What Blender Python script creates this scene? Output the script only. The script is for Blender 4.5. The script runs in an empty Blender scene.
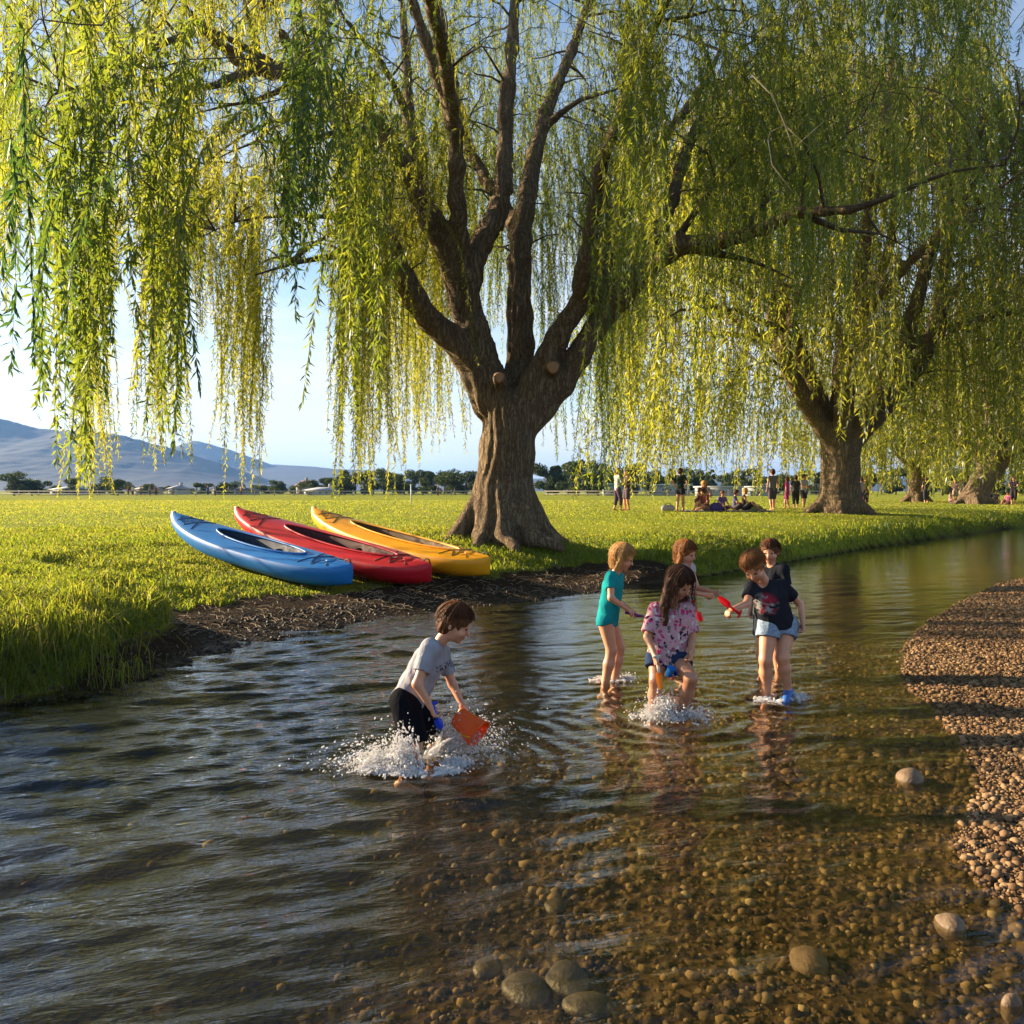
import bpy, math, random
import numpy as np
from mathutils import Vector, Matrix

random.seed(7)
rng = np.random.default_rng(7)
sc = bpy.context.scene
col = sc.collection

# ---------------------------------------------------------------- camera
F = 860.0                      # focal length in pixels of a 1024 frame
HC = 1.45                      # eye height above the water
PITCH = math.atan(21.0 / F)
cam_d = bpy.data.cameras.new('camera')
cam_d.sensor_width = 36.0
cam_d.lens = 36.0 * F / 1024.0
cam_d.clip_end = 30000
cam_d.clip_start = 0.05
cam = bpy.data.objects.new('camera', cam_d)
cam.location = (0, 0, HC)
cam.rotation_euler = (math.pi / 2 - PITCH, 0, 0)
col.objects.link(cam)
sc.camera = cam

# ---------------------------------------------------------------- light
SUN_EL = math.radians(17)
SUN_TO = np.array([-0.932, 0.363, 0.0])
SUN_TO /= np.linalg.norm(SUN_TO)
sun_rot = math.atan2(SUN_TO[0], SUN_TO[1])
sun_vec = Vector((SUN_TO[0] * math.cos(SUN_EL), SUN_TO[1] * math.cos(SUN_EL), math.sin(SUN_EL)))
sd = bpy.data.lights.new('sun', 'SUN')
sd.energy = 5.0
sd.angle = math.radians(0.6)
sd.color = (1.0, 0.78, 0.52)
so = bpy.data.objects.new('sun', sd)
so.rotation_euler = sun_vec.to_track_quat('Z', 'Y').to_euler()
so.location = (-20, 10, 20)
col.objects.link(so)

sc.view_settings.view_transform = 'Standard'
sc.view_settings.look = 'None'
sc.view_settings.exposure = 1.8
sc.view_settings.gamma = 1

w = bpy.data.worlds.new('World')
sc.world = w
w.use_nodes = True
nt = w.node_tree
nt.nodes.clear()
N = nt.nodes.new
wo = N('ShaderNodeOutputWorld')
bg = N('ShaderNodeBackground')
bg.inputs['Strength'].default_value = 0.066
sky = N('ShaderNodeTexSky')
sky.sky_type = 'NISHITA'
sky.sun_disc = False
sky.sun_elevation = SUN_EL
sky.sun_rotation = sun_rot
sky.altitude = 50
sky.air_density = 1.0
sky.dust_density = 0.6
sky.ozone_density = 2.0
tc = N('ShaderNodeTexCoord')
mp = N('ShaderNodeMapping')
mp.inputs['Scale'].default_value = (1.3, 1.3, 9.0)
nz = N('ShaderNodeTexNoise')
nz.inputs['Scale'].default_value = 2.2
nz.inputs['Detail'].default_value = 7
nz.inputs['Roughness'].default_value = 0.55
cr = N('ShaderNodeValToRGB')
cr.color_ramp.elements[0].position = 0.28
cr.color_ramp.elements[1].position = 0.56
sx = N('ShaderNodeSeparateXYZ')
mr = N('ShaderNodeMapRange')       # clouds only low in the sky
mr.inputs['From Min'].default_value = 0.50
mr.inputs['From Max'].default_value = 0.04
mr.inputs['To Min'].default_value = 0.0
mr.inputs['To Max'].default_value = 0.92
mm = N('ShaderNodeMath'); mm.operation = 'MULTIPLY'
mx = N('ShaderNodeMixRGB')
mx.inputs['Color2'].default_value = (5.0, 4.95, 4.95, 1)
L = nt.links.new
L(tc.outputs['Generated'], mp.inputs['Vector']); L(mp.outputs['Vector'], nz.inputs['Vector'])
L(nz.outputs['Fac'], cr.inputs['Fac'])
L(tc.outputs['Generated'], sx.inputs['Vector']); L(sx.outputs['Z'], mr.inputs['Value'])
L(cr.outputs['Color'], mm.inputs[0]); L(mr.outputs['Result'], mm.inputs[1])
L(mm.outputs[0], mx.inputs['Fac']); L(sky.outputs['Color'], mx.inputs['Color1'])
L(mx.outputs['Color'], bg.inputs['Color']); L(bg.outputs['Background'], wo.inputs['Surface'])

cy = sc.cycles
cy.max_bounces = 8
cy.diffuse_bounces = 3
cy.glossy_bounces = 3
cy.transmission_bounces = 6
cy.transparent_max_bounces = 8
cy.volume_bounces = 0
cy.use_denoising = True
cy.caustics_reflective = False
cy.caustics_refractive = False
cy.sample_clamp_indirect = 6

# ---------------------------------------------------------------- helpers
FW = np.array([0, math.cos(PITCH), -math.sin(PITCH)])
UP = np.array([0, math.sin(PITCH), math.cos(PITCH)])


def P(px, py, y):
    """the point at world distance y along the line of sight of pixel (px, py)"""
    d = FW + np.array([1.0, 0, 0]) * (px - 512) / F + UP * (512 - py) / F
    t = y / d[1]
    return np.array([0, 0, HC]) + d * t


def G(px, py, z=0.0):
    d = FW + np.array([1.0, 0, 0]) * (px - 512) / F + UP * (512 - py) / F
    t = (z - HC) / d[2]
    return np.array([0, 0, HC]) + d * t


def V3(*a):
    return np.array(a, float)


def unit(v):
    v = np.asarray(v, float)
    return v / (np.linalg.norm(v) + 1e-12)


def hash01(ix, iy, iz):
    n = (ix.astype(np.int64) * 73856093) ^ (iy.astype(np.int64) * 19349663) ^ (iz.astype(np.int64) * 83492791)
    n = (n ^ (n >> 13)) * 1274126177
    n = n & 0x7fffffff
    n = (n ^ (n >> 15)) & 0xffffff
    return n / float(0xffffff)


def vnoise(x, y, z=None):
    if z is None:
        z = np.zeros_like(x)
    x0, y0, z0 = np.floor(x), np.floor(y), np.floor(z)
    fx, fy, fz = x - x0, y - y0, z - z0
    fx, fy, fz = fx * fx * (3 - 2 * fx), fy * fy * (3 - 2 * fy), fz * fz * (3 - 2 * fz)
    r = 0
    for a in (0, 1):
        for b in (0, 1):
            for c in (0, 1):
                wgt = (fx if a else 1 - fx) * (fy if b else 1 - fy) * (fz if c else 1 - fz)
                r = r + wgt * hash01(x0 + a, y0 + b, z0 + c)
    return r * 2 - 1


def fbm(x, y, z=None, o=4):
    r, a = 0, 1.0
    for i in range(o):
        r = r + a * vnoise(x + 17.3 * i, y - 9.1 * i, z)
        x, y = x * 2.03, y * 2.03
        if z is not None:
            z = z * 2.03
        a *= 0.5
    return r / 1.9


def sstep(a, b, x):
    t = np.clip((x - a) / (b - a), 0, 1)
    return t * t * (3 - 2 * t)


def mesh_np(name, verts, faces_list, mats, smooth=True, attrs=None, mat_idx=None, parent=None, loc=None):
    """faces_list: list of int arrays (n,3) or (n,4) (offset already applied)"""
    me = bpy.data.meshes.new(name)
    verts = np.asarray(verts, np.float32)
    if loc is not None:
        verts = verts - np.asarray(loc, np.float32)
    me.vertices.add(len(verts))
    me.vertices.foreach_set('co', verts.ravel())
    loops, starts, tot = [], [], 0
    for f in faces_list:
        f = np.asarray(f, np.int32)
        if len(f) == 0:
            continue
        k = f.shape[1]
        loops.append(f.ravel())
        starts.append(tot + np.arange(len(f)) * k)
        tot += f.size
    loops = np.concatenate(loops).astype(np.int32)
    starts = np.concatenate(starts).astype(np.int32)
    me.loops.add(len(loops))
    me.loops.foreach_set('vertex_index', loops)
    me.polygons.add(len(starts))
    me.polygons.foreach_set('loop_start', starts)
    if smooth:
        me.polygons.foreach_set('use_smooth', np.ones(len(starts), bool))
    if mat_idx is not None:
        me.polygons.foreach_set('material_index', np.asarray(mat_idx, np.int32))
    for m in (mats if isinstance(mats, (list, tuple)) else [mats]):
        me.materials.append(m)
    me.update(calc_edges=True)
    for k, v in (attrs or {}).items():
        at = me.attributes.new(k, 'FLOAT', 'POINT')
        at.data.foreach_set('value', np.asarray(v, np.float32))
    o = bpy.data.objects.new(name, me)
    col.objects.link(o)
    if loc is not None and parent is None:
        o.location = [float(c) for c in loc]
    if parent is not None:
        o.parent = parent
    return o


def tag(o, label=None, cat=None, group=None, kind=None):
    if label: o['label'] = label
    if cat: o['category'] = cat
    if group: o['group'] = group
    if kind: o['kind'] = kind
    return o


def empty(name, loc, label=None, cat=None, group=None):
    o = bpy.data.objects.new(name, None)
    o.location = [float(c) for c in loc]
    o.empty_display_size = 0.2
    col.objects.link(o)
    return tag(o, label, cat, group)


class MB:
    """collects simple shapes into one mesh"""
    def __init__(s):
        s.v, s.q, s.t, s.n, s.a = [], [], [], 0, []

    def add(s, v, q=None, t=None, a=0.0):
        v = np.asarray(v, float).reshape(-1, 3)
        if q is not None and len(q): s.q.append(np.asarray(q, int) + s.n)
        if t is not None and len(t): s.t.append(np.asarray(t, int) + s.n)
        s.v.append(v); s.n += len(v)
        s.a.append(np.full(len(v), a) if np.isscalar(a) else np.asarray(a, float))

    def box(s, c, size, R=None):
        hx, hy, hz = [k / 2 for k in size]
        v = np.array([[x, y, z] for x in (-hx, hx) for y in (-hy, hy) for z in (-hz, hz)])
        if R is not None: v = v @ np.asarray(R).T
        q = [[0, 1, 3, 2], [4, 6, 7, 5], [0, 4, 5, 1], [2, 3, 7, 6], [0, 2, 6, 4], [1, 5, 7, 3]]
        s.add(v + np.asarray(c), q)

    def tube(s, pts, rad, seg=8, cap=True, closed=False):
        pts = np.asarray(pts, float); n = len(pts)
        rad = np.full(n, rad) if np.isscalar(rad) else np.asarray(rad, float)
        tg = np.gradient(pts, axis=0)
        if closed: tg = np.roll(pts, -1, 0) - np.roll(pts, 1, 0)
        tg /= np.linalg.norm(tg, axis=1)[:, None] + 1e-9
        ref = np.array([0, 0, 1.0]) if abs(tg[0][2]) < 0.9 else np.array([1.0, 0, 0])
        a = unit(np.cross(ref, tg[0])); fr = []
        for i in range(n):
            a = unit(a - tg[i] * np.dot(a, tg[i])); fr.append((a, np.cross(tg[i], a)))
        th = np.arange(seg) * 2 * math.pi / seg
        v = np.concatenate([pts[i] + rad[i] * (np.outer(np.cos(th), fr[i][0]) + np.outer(np.sin(th), fr[i][1])) for i in range(n)])
        q = []
        m = n if closed else n - 1
        for i in range(m):
            i2 = (i + 1) % n
            for j in range(seg):
                j2 = (j + 1) % seg
                q.append([i * seg + j, i * seg + j2, i2 * seg + j2, i2 * seg + j])
        t = []
        if cap and not closed:
            v = np.vstack([v, pts[0], pts[-1]]); c0, c1 = n * seg, n * seg + 1
            for j in range(seg):
                j2 = (j + 1) % seg
                t.append([c0, j2, j]); t.append([c1, (n - 1) * seg + j, (n - 1) * seg + j2])
        s.add(v, q, t)

    def ell(s, c, r, R=None, nu=12, nv=8):
        v, q, t = [], [], []
        for i in range(1, nv):
            ph = math.pi * i / nv
            for j in range(nu):
                th = 2 * math.pi * j / nu
                v.append([math.sin(ph) * math.cos(th), math.sin(ph) * math.sin(th), math.cos(ph)])
        for i in range(nv - 2):
            for j in range(nu):
                j2 = (j + 1) % nu
                q.append([i * nu + j, (i + 1) * nu + j, (i + 1) * nu + j2, i * nu + j2])
        top, bot = len(v), len(v) + 1
        v += [[0, 0, 1], [0, 0, -1]]
        for j in range(nu):
            j2 = (j + 1) % nu
            t.append([top, j, j2]); t.append([bot, (nv - 2) * nu + j2, (nv - 2) * nu + j])
        v = np.array(v) * np.asarray(r)
        if R is not None: v = v @ np.asarray(R).T
        s.add(v + np.asarray(c), q, t)

    def build(s, name, mats, parent=None, smooth=True, loc=None, off=None, attr=None):
        fl = []
        if s.q: fl.append(np.concatenate(s.q))
        if s.t: fl.append(np.concatenate(s.t))
        v = np.concatenate(s.v)
        if off is not None: v = v - np.asarray(off)
        at = {attr: np.concatenate(s.a)} if attr else None
        return mesh_np(name, v, fl, mats, smooth, parent=parent, loc=loc, attrs=at)


# ---------------------------------------------------------------- materials
def new_mat(name):
    m = bpy.data.materials.new(name); m.use_nodes = True
    t = m.node_tree; t.nodes.clear()
    out = t.nodes.new('ShaderNodeOutputMaterial')
    return m, t, out


def node(t, typ, **kw):
    n = t.nodes.new(typ)
    for k, v in kw.items():
        if k in n.inputs: n.inputs[k].default_value = v
        else: setattr(n, k, v)
    return n


def ramp(t, src, stops):
    r = t.nodes.new('ShaderNodeValToRGB')
    e = r.color_ramp.elements
    while len(e) < len(stops): e.new(0.5)
    for i, (p, c) in enumerate(stops):
        e[i].position = p; e[i].color = (*c, 1)
    t.links.new(src, r.inputs['Fac'])
    return r.outputs['Color']


def noise(t, scale, detail=4, rough=0.55, vec=None, sc3=None, coord='Object'):
    c = t.nodes.new('ShaderNodeTexCoord').outputs[coord] if vec is None else vec
    if sc3:
        mp = node(t, 'ShaderNodeMapping', Scale=sc3); t.links.new(c, mp.inputs['Vector']); c = mp.outputs['Vector']
    n = node(t, 'ShaderNodeTexNoise', Scale=scale, Detail=detail, Roughness=rough)
    t.links.new(c, n.inputs['Vector'])
    return n.outputs['Fac']


def bump(t, h, strength, dist, normal=None):
    b = node(t, 'ShaderNodeBump', Strength=strength, Distance=dist)
    t.links.new(h, b.inputs['Height'])
    if normal is not None: t.links.new(normal, b.inputs['Normal'])
    return b.outputs['Normal']


def simple(name, c, rough=0.6, var=0.12, scale=20, bmp=0.0, bd=0.01, sss=0.0, spec=0.5, coat=0.0, metal=0.0, c2=None):
    m, t, out = new_mat(name)
    p = node(t, 'ShaderNodeBsdfPrincipled', Roughness=rough, Metallic=metal)
    p.inputs['Specular IOR Level'].default_value = spec
    p.inputs['Coat Weight'].default_value = coat
    c = np.array(c, float)
    lo = tuple(c * (1 - var)); hi = tuple(np.minimum(c * (1 + var), 1)) if c2 is None else c2
    nf = noise(t, scale)
    t.links.new(ramp(t, nf, [(0.3, lo), (0.7, hi)]), p.inputs['Base Color'])
    if sss:
        p.inputs['Subsurface Weight'].default_value = sss
        p.inputs['Subsurface Radius'].default_value = (0.012, 0.005, 0.003)
        p.inputs['Subsurface Scale'].default_value = 1.0
    if bmp:
        t.links.new(bump(t, noise(t, scale * 3), bmp, bd), p.inputs['Normal'])
    t.links.new(p.outputs[0], out.inputs['Surface'])
    return m


def attr_node(t, name):
    a = t.nodes.new('ShaderNodeAttribute'); a.attribute_name = name
    return a.outputs['Fac']


def leaf_mat(name, stops, trans, tw=0.5, gloss=0.03):
    m, t, out = new_mat(name)
    v = attr_node(t, 'var')
    c = ramp(t, v, stops)
    ct = ramp(t, v, trans)
    d = node(t, 'ShaderNodeBsdfDiffuse', Roughness=0.6); t.links.new(c, d.inputs['Color'])
    tr = node(t, 'ShaderNodeBsdfTranslucent'); t.links.new(ct, tr.inputs['Color'])
    g = node(t, 'ShaderNodeBsdfGlossy', Roughness=0.42, Color=(0.9, 0.95, 1, 1))
    a = node(t, 'ShaderNodeMixShader', Fac=tw); t.links.new(d.outputs[0], a.inputs[1]); t.links.new(tr.outputs[0], a.inputs[2])
    b = node(t, 'ShaderNodeMixShader', Fac=gloss); t.links.new(a.outputs[0], b.inputs[1]); t.links.new(g.outputs[0], b.inputs[2])
    t.links.new(b.outputs[0], out.inputs['Surface'])
    return m


M_LEAF = leaf_mat('willow_leaf', [(0, (0.022, 0.062, 0.018)), (0.5, (0.055, 0.095, 0.014)), (1, (0.12, 0.14, 0.016))],
                  [(0, (0.085, 0.18, 0.022)), (0.5, (0.31, 0.39, 0.028)), (1, (0.62, 0.58, 0.045))], tw=0.55)
M_FARLEAF = leaf_mat('distant_leaf', [(0, (0.018, 0.035, 0.014)), (0.5, (0.035, 0.06, 0.02)), (1, (0.07, 0.10, 0.03))],
                     [(0, (0.05, 0.10, 0.02)), (1, (0.2, 0.24, 0.04))], tw=0.25, gloss=0.02)
M_GRASS = leaf_mat('grass_blade', [(0, (0.035, 0.075, 0.014)), (0.5, (0.09, 0.13, 0.02)), (0.85, (0.15, 0.17, 0.03)), (1, (0.34, 0.27, 0.12))],
                   [(0, (0.15, 0.28, 0.02)), (0.5, (0.38, 0.46, 0.03)), (0.85, (0.60, 0.58, 0.05)), (1, (0.55, 0.45, 0.15))], tw=0.5, gloss=0.02)


def bark_mat():
    m, t, out = new_mat('willow_bark')
    p = node(t, 'ShaderNodeBsdfPrincipled', Roughness=0.9)
    p.inputs['Specular IOR Level'].default_value = 0.2
    co = t.nodes.new('ShaderNodeTexCoord').outputs['Object']
    warp = node(t, 'ShaderNodeTexNoise', Scale=1.6, Detail=3); t.links.new(co, warp.inputs['Vector'])
    vm = node(t, 'ShaderNodeVectorMath', operation='MULTIPLY_ADD')
    t.links.new(warp.outputs['Color'], vm.inputs[0]); vm.inputs[1].default_value = (0.25, 0.25, 0.5); t.links.new(co, vm.inputs[2])
    mp = node(t, 'ShaderNodeMapping', Scale=(15, 15, 1.6)); t.links.new(vm.outputs[0], mp.inputs['Vector'])
    n1 = noise(t, 1.0, 7, 0.7, vec=mp.outputs[0])
    r1 = node(t, 'ShaderNodeMath', operation='SUBTRACT'); t.links.new(n1, r1.inputs[0]); r1.inputs[1].default_value = 0.5
    r2 = node(t, 'ShaderNodeMath', operation='ABSOLUTE'); t.links.new(r1.outputs[0], r2.inputs[0])
    n3 = noise(t, 22, 4, 0.7, vec=co)
    r3 = node(t, 'ShaderNodeMath', operation='MULTIPLY'); t.links.new(r2.outputs[0], r3.inputs[0]); r3.inputs[1].default_value = 8.0
    ad = node(t, 'ShaderNodeMath', operation='MULTIPLY_ADD'); t.links.new(r3.outputs[0], ad.inputs[0]); t.links.new(n3, ad.inputs[1]); ad.inputs[2].default_value = 0.06
    ad.use_clamp = True
    c1 = ramp(t, ad.outputs[0], [(0.0, (0.04, 0.028, 0.019)), (0.14, (0.25, 0.18, 0.12)), (0.5, (0.55, 0.42, 0.29))])
    n2 = noise(t, 1.3, 3)
    c2 = ramp(t, n2, [(0.35, (0.85, 0.80, 0.72)), (0.65, (1.1, 1.1, 1.0))])
    mxx = node(t, 'ShaderNodeMixRGB', blend_type='MULTIPLY', Fac=1.0)
    t.links.new(c1, mxx.inputs[1]); t.links.new(c2, mxx.inputs[2])
    t.links.new(mxx.outputs[0], p.inputs['Base Color'])
    t.links.new(bump(t, ad.outputs[0], 1.0, 0.13), p.inputs['Normal'])
    t.links.new(p.outputs[0], out.inputs['Surface'])
    return m


M_BARK = bark_mat()
M_TWIG = simple('willow_twig', (0.13, 0.095, 0.045), 0.8, 0.3, 3)
M_CUT = simple('cut_wood', (0.30, 0.17, 0.08), 0.8, 0.25, 12)

# ---------------------------------------------------------------- terrain shape
TREE = P(503, 530, 15.4); TREE[2] = 0.72
bank_px = [(-900, 1500), (-500, 900), (-200, 755), (-60, 718), (0, 704), (70, 694), (128, 690), (150, 676), (200, 658), (262, 641), (330, 628), (400, 616), (480, 606),
           (560, 597), (620, 589), (700, 577), (800, 560), (870, 548), (940, 538), (1024, 527), (1150, 519), (1400, 511)]
BANK = np.array([G(*p)[:2] for p in bank_px] + [[150, 110], [420, 260]])
grav_px = [(1500, 545), (1150, 562), (1060, 572), (1000, 584), (969, 599), (930, 622), (912, 640), (905, 665), (909, 685), (937, 706), (958, 735), (976, 755),
           (990, 785), (978, 812), (962, 838), (975, 865), (1010, 900), (1120, 1000), (1400, 1400)]
GRAV = np.array([[420, 225], [150, 82], [60, 36]] + [G(*p)[:2] for p in grav_px] + [[3.0, -6], [3.0, -60]])


def sdist(poly, x, y):
    """signed distance, positive on the left of the polyline"""
    best = np.full(x.shape, 1e9); sg = np.ones(x.shape)
    for i in range(len(poly) - 1):
        a, b = poly[i], poly[i + 1]
        d = b - a; l2 = d @ d
        t = np.clip(((x - a[0]) * d[0] + (y - a[1]) * d[1]) / l2, 0, 1)
        qx, qy = x - (a[0] + t * d[0]), y - (a[1] + t * d[1])
        dd = np.hypot(qx, qy)
        cr_ = d[0] * qy - d[1] * qx
        m = dd < best
        best = np.where(m, dd, best); sg = np.where(m, np.sign(cr_), sg)
    return best * sg


def terrain(x, y, full=False):
    x = np.asarray(x, float); y = np.asarray(y, float)
    sB = sdist(BANK, x, y)             # >0 inland on the park side
    sG = sdist(GRAV, x, y)             # >0 on the gravel bar side
    # the muddy landing between the grass clump and the willow
    gentle = sstep(-3.25, -2.75, x + 2.8 * sstep(7.6, 10.5, y)) * (1 - sstep(1.0, 3.2, x)) * (1 - sstep(20, 24, y))
    n = fbm(x * 0.9, y * 0.9)
    n2 = fbm(x * 4 + 5, y * 4)
    s = np.maximum(sB, 0)
    s2 = np.maximum(s + 0.12 * n * sstep(0, 0.5, s), 0)
    steep = np.interp(s2, [0, 0.12, 0.35, 0.8, 1.6, 3.5, 8], [0, 0.16, 0.33, 0.47, 0.58, 0.655, 0.65])
    soft = np.interp(s2, [0, 0.5, 1.1, 1.7, 2.6, 3.6, 5, 9], [0, 0.07, 0.14, 0.22, 0.37, 0.52, 0.62, 0.65])
    zb = steep * (1 - gentle) + soft * gentle
    dt = np.hypot((x - TREE[0]), (y - TREE[1]))
    zb = zb + 0.16 * np.exp(-(dt / 2.0) ** 2) * sstep(0.3, 2.5, s)
    dk = ((x + 3.2) / 1.5) ** 2 + ((y - 11.9) / 1.0) ** 2
    zb = zb - 0.10 * np.exp(-dk)
    zb = zb + 0.025 * n * sstep(0.1, 1, s) * (1 - sstep(25, 60, s)) + 0.012 * n2 * sstep(0.05, 0.6, s) * (1 - sstep(15, 30, s))
    g = np.maximum(sG, 0)
    zg = np.interp(g, [0, 0.3, 1.0, 3, 8, 20], [0, 0.015, 0.04, 0.10, 0.22, 0.6]) + 0.015 * n2 * sstep(0, .4, g)
    dG, dB = np.maximum(-sG, 0), np.maximum(-sB, 0)
    depth = np.minimum(np.interp(dG, [0, 0.12, 0.4, 1.2, 2.4, 4, 6, 9], [0.0, 0.03, 0.05, 0.085, 0.17, 0.30, 0.5, 0.8]),
                       np.interp(dB, [0, 0.15, 0.5, 1.5, 3], [0, 0.06, 0.16, 0.35, 0.8]) * (1 - 0.3 * gentle))
    depth = depth + (0.02 * n + 0.008 * n2) * sstep(0.0, 0.5, np.minimum(dG, dB))
    z = np.where(sB > 0, zb, np.where(sG > 0, zg, -depth))
    if full:
        grass = sstep(-0.06, 0.14, s2 - gentle * (1.5 + 0.35 * n + 0.2 * n2))
        gravel = np.where(sB > 0, 0.0, 1.0)
        return z, sB, sG, gentle, grass, gravel
    return z


def tz(x, y):
    return float(terrain(np.array([x]), np.array([y]))[0])


def axis(lo, hi, step, far_lo, far_hi, g=1.12):
    a = list(np.arange(lo, hi, step))
    s, v = step, a[-1]
    while v < far_hi:
        s *= g; v += s; a.append(v)
    s, v = step, a[0]; b = []
    while v > far_lo:
        s *= g; v -= s; b.append(v)
    return np.array(b[::-1] + a)


def grid_mesh(xs, ys):
    X, Y = np.meshgrid(xs, ys)
    nx, ny = len(xs), len(ys)
    i = np.arange(nx * ny).reshape(ny, nx)
    q = np.stack([i[:-1, :-1], i[:-1, 1:], i[1:, 1:], i[1:, :-1]], -1).reshape(-1, 4)
    return X.ravel(), Y.ravel(), q


def ground_mat():
    m, t, out = new_mat('ground')
    p = node(t, 'ShaderNodeBsdfPrincipled')
    p.inputs['Specular IOR Level'].default_value = 0.06
    co = t.nodes.new('ShaderNodeTexCoord').outputs['Object']
    # grass soil / lawn colour (blades stand on it near by)
    a = ramp(t, noise(t, 0.35, 5, 0.6, vec=co), [(0.3, (0.20, 0.24, 0.022)), (0.55, (0.28, 0.30, 0.028)), (0.75, (0.36, 0.34, 0.04))])
    a2 = ramp(t, noise(t, 14, 5, 0.7, vec=co), [(0.3, (0.55, 0.6, 0.5)), (0.7, (1.25, 1.2, 1.1))])
    gm = node(t, 'ShaderNodeMixRGB', blend_type='MULTIPLY', Fac=1.0); t.links.new(a, gm.inputs[1]); t.links.new(a2, gm.inputs[2])
    # mud with straw coloured flecks
    mud = ramp(t, noise(t, 9, 8, 0.75, vec=co), [(0.3, (0.016, 0.011, 0.007)), (0.55, (0.042, 0.027, 0.016)), (0.72, (0.08, 0.055, 0.031)), (0.8, (0.20, 0.15, 0.09))])
    # river gravel
    vo = node(t, 'ShaderNodeTexVoronoi', Scale=26.0); t.links.new(co, vo.inputs['Vector'])
    gr = ramp(t, vo.outputs['Color'], [(0.0, (0.022, 0.014, 0.006)), (0.45, (0.07, 0.045, 0.017)), (0.75, (0.12, 0.078, 0.031)), (1.0, (0.20, 0.14, 0.065))])
    x1 = node(t, 'ShaderNodeMixRGB'); t.links.new(attr_node(t, 'grass'), x1.inputs[0]); t.links.new(mud, x1.inputs[1]); t.links.new(gm.outputs[0], x1.inputs[2])
    dimmed_silt = ramp(t, noise(t, 3.0, 5, 0.6, vec=co), [(0.35, (0.0035, 0.004, 0.002)), (0.65, (0.011, 0.010, 0.004))])  # near-black silt colour also carries the light lost in deeper water
    x0 = node(t, 'ShaderNodeMixRGB'); t.links.new(attr_node(t, 'deep'), x0.inputs[0]); t.links.new(gr, x0.inputs[1]); t.links.new(dimmed_silt, x0.inputs[2]); gr = x0.outputs[0]
    x2 = node(t, 'ShaderNodeMixRGB'); t.links.new(attr_node(t, 'gravel'), x2.inputs[0]); t.links.new(x1.outputs[0], x2.inputs[1]); t.links.new(gr, x2.inputs[2])
    t.links.new(x2.outputs[0], p.inputs['Base Color'])
    ro = node(t, 'ShaderNodeMapRange'); ro.inputs['From Min'].default_value = 0; ro.inputs['From Max'].default_value = 1
    ro.inputs['To Min'].default_value = 0.95; ro.inputs['To Max'].default_value = 0.45
    t.links.new(attr_node(t, 'wet'), ro.inputs['Value']); t.links.new(ro.outputs[0], p.inputs['Roughness'])
    hb = node(t, 'ShaderNodeMath', operation='ADD'); t.links.new(noise(t, 22, 6, 0.7, vec=co), hb.inputs[0]); t.links.new(vo.outputs['Distance'], hb.inputs[1])
    t.links.new(bump(t, hb.outputs[0], 0.8, 0.03), p.inputs['Normal'])
    t.links.new(p.outputs[0], out.inputs['Surface'])
    return m


xs = axis(-8, 9.5, 0.07, -7000, 7000)
ys = axis(1.4, 19, 0.07, -150, 9000)
X, Y, q = grid_mesh(xs, ys)
Z, sB_, sG_, gen_, gr_, gv_ = terrain(X, Y, True)
wet = (1 - sstep(0.0, 0.09, Z)) * (Z > 0)
mesh_np('ground', np.stack([X, Y, Z], 1), [q], ground_mat(), attrs={'grass': gr_, 'gravel': gv_, 'wet': wet, 'deep': sstep(1.4, 2.6, -sG_ + 0.5 * fbm(X * 1.3, Y * 1.3)) * (Z < 0)})
tag(bpy.data.objects['ground'], kind='structure')

# ---------------------------------------------------------------- water
KID_SPOTS = [(G(412, 762), 1.0, 2.2), (G(668, 716), 1.0, 1.4), (G(607, 683), 0.5, 1.0), (G(767, 700), 0.5, 1.0), (G(789, 702), 0.5, 1.0)]


def water_z(x, y):
    z = np.zeros_like(x)
    r = np.random.default_rng(3)
    calm = 0.38 + 1.15 * sstep(1.6, -2.2, x + 0.08 * y)
    calm = calm * (0.75 + 0.35 * fbm(x * 0.5, y * 0.5))
    px_, py_ = x + 0.16 * fbm(x * 0.9, y * 0.9 + 7), y + 0.20 * fbm(x * 0.9 + 31, y * 0.9)
    for i in range(46):
        lam = 0.10 * (0.8 / 0.10) ** (r.random() ** 1.3)
        lam = min(lam, 0.85)
        ang = math.radians(-71 + r.normal(0, 13))
        k = 2 * math.pi / lam
        amp = 0.0052 * lam ** 0.95 * (0.5 + r.random())
        ph = r.random() * 6.28
        fade = 1.0
        arg = k * (px_ * math.cos(ang) + py_ * math.sin(ang)) + ph
        z += amp * np.sin(arg) * calm
    for (c, a, rr) in KID_SPOTS:
        d = np.hypot(x - c[0], y - c[1])
        z += a * 0.008 * np.exp(-d / (0.45 * rr)) * np.cos(d * 2 * math.pi / 0.17) * sstep(0, .12, d)
    return z


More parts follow.
